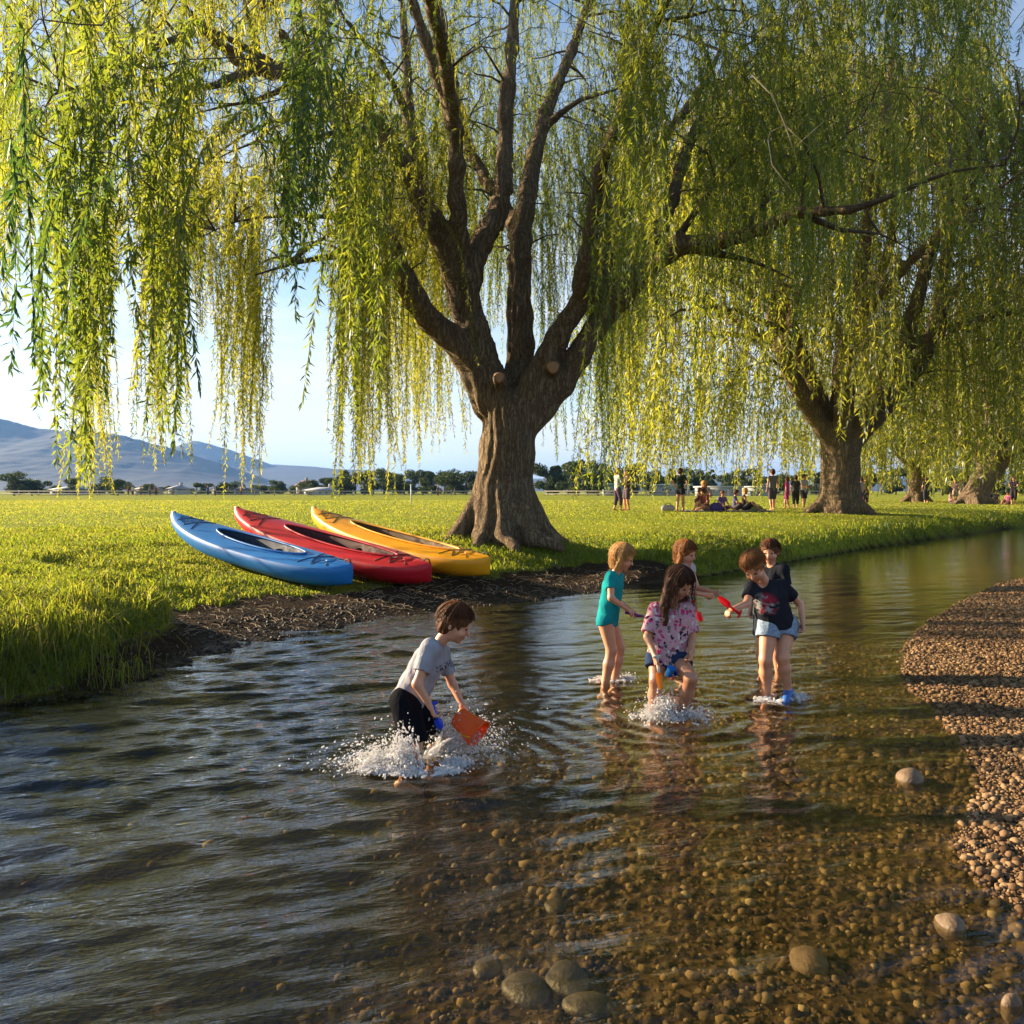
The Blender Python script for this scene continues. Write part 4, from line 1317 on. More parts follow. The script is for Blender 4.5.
# small blue cup below the shirt
bc = K(670, 672, -.14)
cup = empty('toy_cup', bc, 'small blue toy cup hanging at the hem of the pink shirt', 'toy cup')
mb = MB(); R = frame_of(V3(0.3, -.3, 0.9), V3(0, 1, 0)); v = []
zz = [(-.03, 0), (-.03, .020), (.03, .028), (.034, .030), (.034, .026), (-.024, .017), (-.024, 0)]
for (z_, r_) in zz:
    for j in range(18):
        th_ = 2 * math.pi * j / 18; v.append([r_ * math.cos(th_), r_ * math.sin(th_), z_])
mb.add(np.array(v) @ R.T, [[i * 18 + j, i * 18 + (j + 1) % 18, (i + 1) * 18 + (j + 1) % 18, (i + 1) * 18 + j] for i in range(len(zz) - 1) for j in range(18)])
mb.build('cup_shell', plastic('sky_blue_plastic', (0.02, 0.25, 0.75)), cup)
mb = MB(); mb.tube(np.array([[.024, 0, .02], [.045, 0, .012], [.045, 0, -.012], [.022, 0, -.02]]) @ R.T, 0.004, 8); mb.build('handle', M_BLUEP, cup)
# purple cup of the teal girl
K = kidder(6.5)
spade('toy_spade', K(630.5, 613.5, -.07), V3(0.85, -.1, -.15), V3(0, 0, 1), 0.11, 0.020, (plastic('purple_plastic', (0.35, 0.03, 0.30)), plastic('violet_plastic', (0.28, 0.05, 0.35))), 'small purple toy scoop in the hands of the teal girl', 0.5)
# red toy of the hidden girl
pr_ = J['wrR'] if False else P(697, 612, 7.0)
spade('toy_spade', P(694, 606, 7.0), V3(0.35, -.2, -.75), V3(0, 1, 0), 0.15, 0.025, (M_REDP, M_REDP), 'red toy spade showing beside the pink shirt, held by the hidden girl', 0.55)

# ---------------------------------------------------------------- splashes
def foam_mat():
    m, t, out = new_mat('splashing_water')
    d = node(t, 'ShaderNodeBsdfDiffuse', Color=(0.95, 0.94, 0.93, 1)); tr = node(t, 'ShaderNodeBsdfTranslucent', Color=(0.97, 0.96, 0.95, 1))
    g = node(t, 'ShaderNodeBsdfGlossy', Roughness=0.08); tp = node(t, 'ShaderNodeBsdfTransparent')
    a = node(t, 'ShaderNodeMixShader', Fac=0.5); t.links.new(d.outputs[0], a.inputs[1]); t.links.new(tr.outputs[0], a.inputs[2])
    b = node(t, 'ShaderNodeMixShader', Fac=0.22); t.links.new(a.outputs[0], b.inputs[1]); t.links.new(g.outputs[0], b.inputs[2])
    c = node(t, 'ShaderNodeMixShader', Fac=0.12); t.links.new(b.outputs[0], c.inputs[1]); t.links.new(tp.outputs[0], c.inputs[2])
    t.links.new(c.outputs[0], out.inputs['Surface']); return m


M_FOAM = foam_mat()


def splash(c, jets, label, seed):
    """jets: (n, origin offset, mean velocity, spread, drop size)"""
    r = np.random.default_rng(seed)
    pos, vel, siz = [], [], []
    for (n, o, v0, sp, ds) in jets:
        n = int(n * 2.6)
        v = np.array(v0) + r.normal(0, 1, (n, 3)) * np.array(sp)
        v[:, 2] = np.abs(v[:, 2])
        # drops stay bunched along fingers thrown out by the step
        fn = r.normal(0, 1, (max(n // 45, 2), 3)) * np.array(sp) * 0.9
        v = v * 0.55 + (np.array(v0) + fn)[r.integers(0, len(fn), n)] * 0.45
        v[:, 2] = np.abs(v[:, 2])
        T = 2 * v[:, 2] / 9.8
        t = r.random(n) ** 0.8 * T
        p = np.array(o) + r.normal(0, 0.02, (n, 3)) * np.array([1, 1, 0.3]) + v * t[:, None]; p[:, 2] = np.maximum(v[:, 2] * t - 4.9 * t * t, 0.0)
        vv = v.copy(); vv[:, 2] -= 9.8 * t
        pos.append(p); vel.append(vv); siz.append(ds * 0.62 * (0.35 + r.random(n) ** 3 * 1.3))
    pos = np.concatenate(pos); vel = np.concatenate(vel); siz = np.concatenate(siz)
    bv, bf = ICO1
    d = vel / (np.linalg.norm(vel, axis=1)[:, None] + 1e-6)
    a = np.cross(d, [0.3, 0.8, 0.5]); a /= np.linalg.norm(a, axis=1)[:, None]; b = np.cross(d, a)
    st = 1 + 1.3 * r.random(len(siz))
    v = pos[:, None] + (bv[None, :, 0, None] * a[:, None] + bv[None, :, 1, None] * b[:, None] + bv[None, :, 2, None] * d[:, None] * st[:, None, None]) * siz[:, None, None]
    f = bf[None] + (np.arange(len(siz)) * len(bv))[:, None, None]
    V_, F_ = [v.reshape(-1, 3)], [f.reshape(-1, 3)]
    # connected tongues and a broken low rim of water
    pr_ = []
    for (n, o, v0, sp, ds) in jets:
        for k in range(max(n // 70, 4)):
            vk = np.array(v0) * r.uniform(.5, 1.0) + r.normal(0, .8, 3) * np.array(sp); vk[2] = abs(vk[2])
            T_e = 2 * vk[2] / 9.8 * r.uniform(.35, .8); o_ = np.array(o) + r.normal(0, .035, 3) * np.array([1, 1, 0])
            ts = np.linspace(0, T_e, 7); pp = [o_ + vk * t_ - V3(0, 0, 4.9 * t_ * t_) + r.normal(0, .004, 3) for t_ in ts]
            w0 = r.uniform(.006, .014)
            for m_ in range(6): pr_.append(('c', pp[m_], w0 * (1 - m_ / 7.5), pp[m_ + 1], w0 * (1 - (m_ + 1) / 7.5)))
    for k in range(26):
        a_ = r.random() * 6.28; R_ = r.uniform(.04, .22) * (1 if len(jets) > 3 else .6)
        pc = V3(math.cos(a_) * R_ * 1.4, math.sin(a_) * R_, .002); pr_.append(('c', pc, .008, pc + V3(r.normal(0, .03), r.normal(0, .02), r.uniform(0, .02)), .006))
    sv, sq = sdf_mesh(pr_, 0.006, 0.014, disp=lambda X, Y, Z: .002 * np.sin(X * 260 + 2 * np.sin(Z * 150)) * np.sin(Y * 240 + Z * 190))
    n0 = len(V_[0])
    o = mesh_np('water_splash', np.vstack([V_[0], sv]), [F_[0], sq + n0], M_FOAM)
    o.location = (float(c[0]), float(c[1]), 0.002)
    tag(o, label, 'splash', kind='stuff')
    # torn sheets of water
    return o


c = G(412, 765)
splash(c, [(1500, (.0, -.12, 0), (-.1, -.25, .35), (.7, .35, .2), .006), (1300, (-.15, -.10, 0), (-.5, -.1, .45), (.5, .3, .2), .006), (1000, (.18, -.1, 0), (.4, -.1, .3), (.5, .3, .2), .0055), (1500, (-.05, 0, 0), (-1.0, -.1, .95), (.55, .5, .45), .0052), (700, (-.02, -.05, 0), (-.15, -.2, 1.5), (.25, .25, .5), .0065), (1100, (.12, .16, 0), (.9, .25, 1.35), (.5, .5, .55), .0052),
           (350, (.1, .15, 0), (.5, .2, 1.9), (.35, .3, .5), .0055), (1500, (-.1, -.02, 0), (-.5, -.1, .5), (.6, .5, .25), .007), (900, (.2, 0, 0), (.4, 0, .5), (.6, .5, .25), .006)], 'white splash thrown up around the legs of the grey shirted boy', 1)
c = G(666, 718)
splash(c, [(1400, (0, 0, 0), (-.1, -.15, 1.15), (.35, .35, .55), .0062), (700, (.0, 0, 0), (-.7, -.1, .8), (.35, .4, .4), .005), (800, (.05, 0, 0), (.8, -.1, .8), (.4, .4, .4), .005), (1200, (0, 0, 0), (0, -.1, .4), (.8, .6, .2), .0055)], 'bright splash bursting under the feet of the girl in pink', 2)
c = G(612, 681)
splash(c, [(350, (-.08, 0, 0), (-.1, 0, .35), (.45, .4, .2), .005), (350, (.1, .05, 0), (.25, 0, .6), (.4, .4, .3), .005)], 'small splash around the ankles of the teal girl', 3)
c = G(778, 700)
splash(c, [(250, (-.1, 0, 0), (-.1, 0, .3), (.35, .35, .15), .005), (350, (.13, .03, 0), (.4, .1, .6), (.4, .35, .3), .005)], 'small splash around the feet of the boy in denim shorts', 4)
# ---------------------------------------------------------------- kayaks
def kayak(colour, near, far, label, roll, W=0.72, paler=None, cpit=(-0.02, 0.27, 0.205)):
    near, far = np.array(near, float), np.array(far, float)
    Lk = np.linalg.norm(far - near); d = (far - near) / Lk
    lat = unit(np.cross(V3(0, 0, 1), d)); up = np.cross(d, lat)
    Rm = Matrix(((d[0], lat[0], up[0]), (d[1], lat[1], up[1]), (d[2], lat[2], up[2]))) @ Matrix.Rotation(roll, 3, 'X')
    hw = W / 2
    cc0, ca, cb = cpit[0] * Lk, cpit[1] * Lk, cpit[2]     # cockpit centre, half length, half width
    wf = lambda t: hw * np.maximum(1 - np.abs(t) ** np.where(t < 0, 3.6, 2.4), 0) ** 0.78 + 0.014
    sheer = lambda t: 0.285 + np.where(t < 0, 0.07, 0.11) * np.abs(t) ** 2.3
    keel = lambda t: np.where(t < 0, 0.15, 0.26) * np.abs(t) ** np.where(t < 0, 4.5, 3.2)
    nu, nb, nd = 130, 26, 60
    T = np.sin(np.linspace(-math.pi / 2, math.pi / 2, nu)) * 0.25 + np.linspace(-1, 1, nu) * 0.75
    V = []; TB = []
    for t in T:
        w_, s_, k_ = float(wf(t)), float(sheer(t)), float(keel(t))
        a = np.linspace(math.pi, 2 * math.pi, nb)[:-1]      # hull bottom: left gunwale, keel, right gunwale
        yb = np.sign(np.cos(a)) * np.abs(np.cos(a)) ** 0.75 * w_
        zb = s_ - (s_ - k_) * np.abs(np.sin(a)) ** 0.62
        chine = 0.012 * np.sin(np.clip(np.abs(np.cos(a)), 0, 1) * math.pi * 3)
        row = np.stack([np.full(len(a), t * Lk / 2), yb, zb + chine * 0.3], 1)
        y = np.linspace(w_, -w_, nd)
        cr_ = 0.065 * (1 - (y / w_) ** 2) * (1 - 0.25 * abs(t)) + 0.010
        lip = 0.012 * np.exp(-((np.abs(y) - w_) / 0.02) ** 2)
        z = s_ + cr_ - lip * .5
        rib = 0.006 * np.exp(-(y / 0.015) ** 2) * (abs(t) > .62)
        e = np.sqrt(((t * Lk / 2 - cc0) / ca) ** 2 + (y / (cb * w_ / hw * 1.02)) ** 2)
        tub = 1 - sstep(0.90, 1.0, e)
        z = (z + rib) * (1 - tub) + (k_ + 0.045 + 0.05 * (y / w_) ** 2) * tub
        rec = 1 - sstep(0.8, 1.0, np.sqrt(((abs(t) - .76) / .10) ** 2 + (y / (w_ * .62)) ** 2))
        z = z - 0.012 * rec
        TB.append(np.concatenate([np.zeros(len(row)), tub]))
        V.append(np.concatenate([row, np.stack([np.full(nd, t * Lk / 2), y, z], 1)]))
    m_ = V[0].shape[0]; V = np.concatenate(V); TB = np.concatenate(TB); q_ = []
    for i in range(nu - 1):
        for j in range(m_):
            j2 = (j + 1) % m_
            q_.append([i * m_ + j, (i + 1) * m_ + j, (i + 1) * m_ + j2, i * m_ + j2])
    V = np.vstack([V, V[:m_].mean(0), V[-m_:].mean(0)]); n_ = len(V)
    t_ = [[n_ - 2, j, (j + 1) % m_] for j in range(m_)] + [[n_ - 1, (nu - 1) * m_ + (j + 1) % m_, (nu - 1) * m_ + j] for j in range(m_)]
    mid = (near + far) / 2
    root = empty('kayak', mid, label, 'kayak', 'kayaks drawn up on the grass bank')
    root.rotation_euler = Rm.to_euler()
    off = V3(0, 0, 0.36)
    m, t, out = new_mat('kayak_plastic')
    p = node(t, 'ShaderNodeBsdfPrincipled', Roughness=0.46)
    c = np.array(colour)
    base = ramp(t, noise(t, 2.2, 5, 0.6), [(0.3, tuple(c * 0.85)), (0.7, tuple(np.minimum(c * 1.12, 1)))])
    scr = ramp(t, noise(t, 3.0, 7, 0.8, sc3=(1.2, 14, 14)), [(0.60, (0, 0, 0)), (0.78, (1, 1, 1))])
    mm_ = node(t, 'ShaderNodeMixRGB'); s2 = node(t, 'ShaderNodeMath', operation='MULTIPLY'); t.links.new(scr, s2.inputs[0]); s2.inputs[1].default_value = 0.35
    t.links.new(s2.outputs[0], mm_.inputs[0]); t.links.new(base, mm_.inputs[1]); mm_.inputs[2].default_value = (*np.minimum(c * 0.5 + 0.38, 1), 1)
    t.links.new(mm_.outputs[0], p.inputs['Base Color'])
    t.links.new(bump(t, noise(t, 30, 3), 0.08, 0.01), p.inputs['Normal'])
    t.links.new(p.outputs[0], out.inputs['Surface'])
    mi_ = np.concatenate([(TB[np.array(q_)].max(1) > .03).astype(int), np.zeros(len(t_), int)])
    hull = mesh_np('hull', V - off, [q_, t_], [m, simple('cockpit_shade', tuple(np.array(colour) * .10 + .006), .7)], parent=root, mat_idx=mi_)  # tub gets a darkened hull colour standing for the shade inside
    dark = simple('black_rubber', (0.02, 0.02, 0.022), 0.55)
    def deck(x, y):
        t = x / (Lk / 2); w_ = float(wf(t)); return float(sheer(t)) + 0.065 * (1 - (y / w_) ** 2) * (1 - .25 * abs(t)) + .010
    th = np.linspace(0, 2 * math.pi, 64)[:-1]
    pts = np.array([[cc0 + ca * math.cos(a), cb * math.sin(a) * float(wf((cc0 + ca * math.cos(a)) / (Lk / 2))) / hw, 0] for a in th])
    for k_ in range(len(pts)): pts[k_, 2] = deck(pts[k_, 0], pts[k_, 1]) + 0.012
    mb = MB(); mb.tube(pts, 0.015, 8, closed=True); mb.build('coaming', m if paler is None else paler, root, off=off)
    mb = MB(); sx_ = cc0 - 0.10
    mb.ell((sx_, 0, 0.115), (0.18, 0.135, 0.045), nu=20)
    seat = mb.build('seat', dark, root, off=off)
    mb = MB(); Rb = np.array(Matrix.Rotation(math.radians(-18), 3, 'Y'))
    mb.ell((sx_ - 0.22, 0, 0.235), (0.026, 0.13, 0.10), R=Rb, nu=20)
    mb.build('backrest', dark, seat, off=off)
    mb = MB(); mb.box((cc0 + ca * .45, 0, .17), (0.06, 0.24, 0.02)); mb.build('foot_brace', dark, root, off=off)
    for sg_ in (-1, 1):
        for (a, b) in ((.60, .72), (.72, .84)):
            mb = MB()
            for (ya, yb2) in ((-.75, .75), (.75, -.75)):
                pp = []
                for i in range(9):
                    f_ = i / 8; t = sg_ * (a + (b - a) * f_); x_ = t * Lk / 2; w_ = float(wf(t)); y_ = (ya + (yb2 - ya) * f_) * w_
                    pp.append([x_, y_, deck(x_, y_) + 0.004])
                mb.tube(pp, 0.005, 6)
            mb.build('deck_cord', dark, hull, off=off)
        xe = sg_ * (Lk / 2 - 0.035); ze = float(sheer(1.0)) + .02
        mb = MB(); mb.tube([[xe - sg_ * .09, 0, ze + .01], [xe - sg_ * .05, 0, ze + .045], [xe + sg_ * .0, 0, ze + .045], [xe + sg_ * .02, 0, ze]], 0.009, 8)
        mb.build('carry_handle', dark, hull, off=off)
    mb = MB(); hx = -.80 * Lk / 2
    mb.ell((hx, 0, deck(hx, 0) - .002), (.085, .065, .014), nu=24); mb.build('hatch_cover', m if paler is None else paler, hull, off=off)
    return root


def rest_on(near_px, near_y, far_px, far_y):
    return P(*near_px, near_y), P(*far_px, far_y)


n_, f_ = KAYAK_LINES[0]
KN = [(n_, f_, (0.008, 0.17, 0.50), 'light blue kayak, nearest of the three on the bank')]
n_, f_ = KAYAK_LINES[1]
KN.append((n_, f_, (0.55, 0.008, 0.018), 'red kayak lying between the blue and the yellow one'))
n_, f_ = KAYAK_LINES[2]
KN.append((n_, f_, (0.85, 0.36, 0.004), 'yellow kayak beside the foot of the big willow'))
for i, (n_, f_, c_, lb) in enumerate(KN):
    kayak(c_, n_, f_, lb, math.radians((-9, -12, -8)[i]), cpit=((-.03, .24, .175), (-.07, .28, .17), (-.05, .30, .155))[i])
    for s_ in (0.15, 0.5, 0.85):
        g_ = n_ + (f_ - n_) * s_
        print('KAYAK', i, s_, 'keel z', round(g_[2] - .36, 2), 'ground', round(tz(g_[0], g_[1]), 2))
# ---------------------------------------------------------------- willows
def resample(pts, rad, step):
    pts = np.asarray(pts, float); rad = np.asarray(rad, float)
    # Catmull-Rom
    P0 = np.vstack([2 * pts[0] - pts[1], pts, 2 * pts[-1] - pts[-2]])
    out, ro = [], []
    for i in range(len(pts) - 1):
        a, b, c, d = P0[i], P0[i + 1], P0[i + 2], P0[i + 3]
        n = max(int(np.linalg.norm(c - b) / step), 2)
        for k in range(n):
            t = k / n
            out.append(0.5 * ((2 * b) + (-a + c) * t + (2 * a - 5 * b + 4 * c - d) * t * t + (-a + 3 * b - 3 * c + d) * t ** 3)); ro.append(rad[i] * (1 - t) + rad[i + 1] * t)
    out.append(pts[-1]); ro.append(rad[-1])
    return np.array(out), np.array(ro)


def strands_mesh(root, tops, lens, heads, leaf_l, leaf_w, pitch, mats, name='crown', varb=None, r=None, tone=None):
    """hanging whips with narrow leaves. tops (n,3), lens (n,), heads (n,2) horizontal push"""
    r = r or rng
    n = len(tops)
    nl = np.maximum((lens / pitch).astype(int), 4)
    tot = nl.sum(); sid = np.repeat(np.arange(n), nl)
    start = np.repeat(np.cumsum(nl) - nl, nl)
    s = (np.arange(tot) - start + r.random(tot) * 0.7) * pitch
    ph = r.random(n) * 6.28; am = 0.03 + 0.09 * r.random(n) ** 2
    kink = r.normal(0, 0.05, (n, 2))

    def pos(s_, i):
        b = 0.5
        hx = heads[i] * (1 - np.exp(-s_ / b))[:, None] * b + kink[i] * s_[:, None]
        sw = (am[i] * np.sin(s_ * 1.7 + ph[i]))[:, None] * np.stack([np.cos(ph[i] * 3), np.sin(ph[i] * 3)], 1)
        dz = -s_ * (1 - 0.35 * np.exp(-s_ / b))
        return np.concatenate([tops[i][:, :2] + hx + sw, (tops[i][:, 2] + dz)[:, None]], 1)
    p = pos(s, sid)
    az = r.random(tot) * 6.28; til = np.abs(r.normal(0.60, 0.50, tot))
    d = np.stack([np.cos(az) * np.sin(til), np.sin(az) * np.sin(til), -np.cos(til)], 1)
    q_ = r.normal(0, 1, (tot, 3)); wv = np.cross(d, q_); wv /= np.linalg.norm(wv, axis=1)[:, None]
    tip = 1 - 0.45 * np.clip(s / lens[sid], 0, 1) ** 3
    ll = (leaf_l if np.isscalar(leaf_l) else leaf_l[sid]) * (0.65 + 0.6 * r.random(tot)) * tip
    lw = (leaf_w if np.isscalar(leaf_w) else leaf_w[sid]) * (0.8 + 0.4 * r.random(tot))
    sag = np.array([0, 0, -1.0]) * 0.10
    a = p; b = p + (d + sag * .2) * ll[:, None] * 0.42 + wv * lw[:, None] * 0.5
    c = p + (d + sag) * ll[:, None]; e = p + (d + sag * .2) * ll[:, None] * 0.42 - wv * lw[:, None] * 0.5
    V = np.stack([a, b, c, e], 1).reshape(-1, 3)
    Q = np.arange(tot * 4).reshape(-1, 4)
    vb = (r.normal(0.5, 0.16, n) if varb is None else varb)[sid] + r.normal(0, 0.07, tot)
    var = np.repeat(np.clip(vb, 0, 1), 4)
    # the whips themselves: thin three sided stems
    ns = 7
    S = np.linspace(0, 1, ns)
    SV = []
    for k in range(ns):
        pk = pos(lens * S[k], np.arange(n))
        rr = 0.0045 * (1 - 0.75 * S[k]) * (leaf_w if np.isscalar(leaf_w) else leaf_w) / 0.026
        for j in range(3):
            o = np.array([math.cos(j * 2.094), math.sin(j * 2.094), 0]); SV.append(pk + (rr[:, None] if not np.isscalar(rr) else rr) * o)
    SV = np.stack(SV, 1).reshape(-1, 3); base = (np.arange(n) * ns * 3)[:, None]
    fq = []
    for k in range(ns - 1):
        for j in range(3):
            fq.append(base + np.array([[k * 3 + j, k * 3 + (j + 1) % 3, (k + 1) * 3 + (j + 1) % 3, (k + 1) * 3 + j]]))
    fq = np.concatenate(fq) + len(V)
    mi = np.concatenate([np.zeros(tot, int), np.ones(len(fq), int)])
    allv = np.vstack([V, SV]) - np.array(root.location)
    print(name, 'leaves', tot, 'strands', n)
    return mesh_np(name, allv, [Q, fq], mats, attrs={'var': np.concatenate([var, np.full(len(SV), 0.5)])}, mat_idx=mi, parent=root, smooth=False)


def branch_out(root, nodes, nrad, targets, name='branches', thick=0.035, seg=6, r=None):
    """grow a bough from the closest limb point to every target"""
    r = r or rng
    mb = MB(); nodes = [np.array(x) for x in nodes]; nrad = list(nrad)
    base = np.array(nodes).mean(0)
    order = np.argsort([np.min(np.linalg.norm(np.array(nodes) - t, axis=1)) for t in targets])
    arr = np.array(nodes); ra = np.array(nrad)
    for oi in order:
        t = targets[oi]
        dist = np.linalg.norm(arr - t, axis=1) + 2.2 * np.maximum(arr[:, 2] - t[2] + 0.1, 0) + 0.35 * (ra < 0.02)
        k = int(np.argmin(dist)); a = arr[k]; L_ = np.linalg.norm(t - a)
        if L_ < 0.15: continue
        ctl = a + (t - a) * 0.5 + V3(0, 0, 0.18 * L_) + r.normal(0, 0.07 * L_, 3)
        n = max(int(L_ / 0.35), 4); s = np.linspace(0, 1, n)[:, None]
        pts = a * (1 - s) ** 2 + 2 * ctl * s * (1 - s) + t * s * s
        wob = r.normal(0, 0.03, (n, 3)) * min(L_, 1.5); wob[0] = wob[-1] = 0
        pts = pts + wob
        r0 = min(ra[k] * 0.75, thick * (0.45 + 0.30 * L_)); r1 = max(0.006, r0 * 0.28)
        rr = np.linspace(r0, r1, n)
        mb.tube(pts, rr, seg, False)
        arr = np.vstack([arr, pts[1:]]); ra = np.concatenate([ra, rr[1:]])
    return mb, arr, ra


def willow(label, base, trunk, limbs, strands, leaf_l, leaf_w, pitch, cell, h=0.05, flare=None, seed=1, stubs=(), group=None, thick=0.035, varb=None):
    """trunk: list of (point, radius); limbs: list of (points, radii); strands: (tops, lens, heads)"""
    r = np.random.default_rng(seed)
    root = empty('willow_tree', base, label, 'tree', group)
    pr = []
    for i in range(len(trunk) - 1):
        pr.append(('c', np.array(trunk[i][0], float), trunk[i][1], np.array(trunk[i + 1][0], float), trunk[i + 1][1]))
    nodes, nrad = [], []
    for (pts, rad) in limbs:
        p_, r_ = resample(pts, rad, 0.6)
        keep_ = r_ > 0.05
        for i in range(len(p_) - 1):
            if r_[i] > 0.075: pr.append(('c', p_[i], r_[i], p_[i + 1], r_[i + 1]))
        p2, r2 = resample(pts, rad, 0.3)
        nodes += list(p2); nrad += list(r2)
    for (a, b, ra, rb) in (flare or []):
        pr.append(('c', np.array(a, float), ra, np.array(b, float), rb))
    for (a, b, rs, fd) in stubs:
        pr.append(('c', np.array(a, float), rs * 1.15, np.array(b, float), rs, False, True))
    def bark(X, Y, Z):
        return 0.028 * np.sin(np.arctan2(Y - base[1], X - base[0] + 0.0 * Z) * 17 + 2 * np.sin(Z * 1.7) + 1.5 * np.sin(Z * 5)) * np.exp(-((X - base[0]) ** 2 + (Y - base[1]) ** 2) / 1.5) + 0.012 * np.sin(Z * 7 + X * 9) * np.sin(Y * 11 + X * 5)
    v, q_ = sdf_mesh(pr, h, 0.10, disp=bark, margin=0.25)
    trk = mesh_np('trunk', v - base, [q_], M_BARK, parent=root)
    for (a, b, rs, fd) in stubs:
        a, b = np.array(a, float), np.array(b, float); d = unit(b - a)
        mb = MB(); R_ = frame_of(d, V3(0, 0, 1))
        th = np.arange(20) * 2 * math.pi / 20
        rr = rs * 0.9 * (1 + .08 * np.sin(3 * th))
        ring = np.stack([rr * np.cos(th), rr * np.sin(th), 0 * th], 1)
        vv = np.vstack([ring * 1.0 + [0, 0, -.03], ring * .98 + [0, 0, .012], ring * .6 + [0, 0, .018], [[0, 0, .02]]]) @ R_.T + b
        qq = [[k * 20 + j, k * 20 + (j + 1) % 20, (k + 1) * 20 + (j + 1) % 20, (k + 1) * 20 + j] for k in (0, 1) for j in range(20)]
        tt = [[40 + j, 40 + (j + 1) % 20, 60] for j in range(20)]
        mb.add(vv, qq, tt); mb.build('cut_branch_end', M_CUT, trk, off=base)
    tops, lens, heads = strands
    key = np.floor(tops / cell).astype(int)
    uq, inv = np.unique(key, axis=0, return_inverse=True); inv = inv.ravel()
    cen = np.array([tops[inv == i].mean(0) for i in range(len(uq))])
    mb, arr, ra = branch_out(root, nodes, nrad, cen, thick=thick, r=r)
    for (pts, rad) in limbs:          # the thin outer ends of the limbs
        p_, r_ = resample(pts, rad, 0.3)
        k_ = int(np.argmax(r_ < 0.085)) if (r_ < 0.085).any() else len(r_) - 2
        if k_ < len(r_) - 2:
            rr_t = r_[k_:].copy(); rr_t = rr_t * 1.02 * np.linspace(1, .3, len(rr_t)); mb.tube(p_[k_:], rr_t, 8)
    # fine twigs from the boughs to each whip
    c_ = cen[inv]
    sel = np.arange(len(tops))
    for i in sel:
        k = int(np.argmin(np.abs(arr[:, 0] - tops[i][0]) + np.abs(arr[:, 1] - tops[i][1]) + np.abs(arr[:, 2] - tops[i][2]))) if len(tops) < 9000 else 0
        a = arr[k]; b = tops[i]; L_ = np.linalg.norm(b - a)
        m_ = (a + b) / 2 + V3(0, 0, 0.15 * L_) + r.normal(0, .05, 3)
        mb.tube([a, m_, b], [min(0.010, ra[k]) * leaf_tw(leaf_w), 0.006 * leaf_tw(leaf_w), 0.004 * leaf_tw(leaf_w)], 3, False)
    mb.build('branches', M_TWIG_BARK, root, off=base)
    strands_mesh(root, tops, lens, heads, leaf_l, leaf_w, pitch, [M_LEAF, M_TWIG], r=r, varb=varb)
    return root


def leaf_tw(w_):
    return float(np.mean(w_)) / 0.026


M_TWIG_BARK = simple('branch_bark', (0.085, 0.06, 0.04), 0.9, 0.35, 8, 0.4, 0.02)

B0 = TREE.copy()
Yt = B0[1]
def T_(px, py, y): return P(px, py, y)

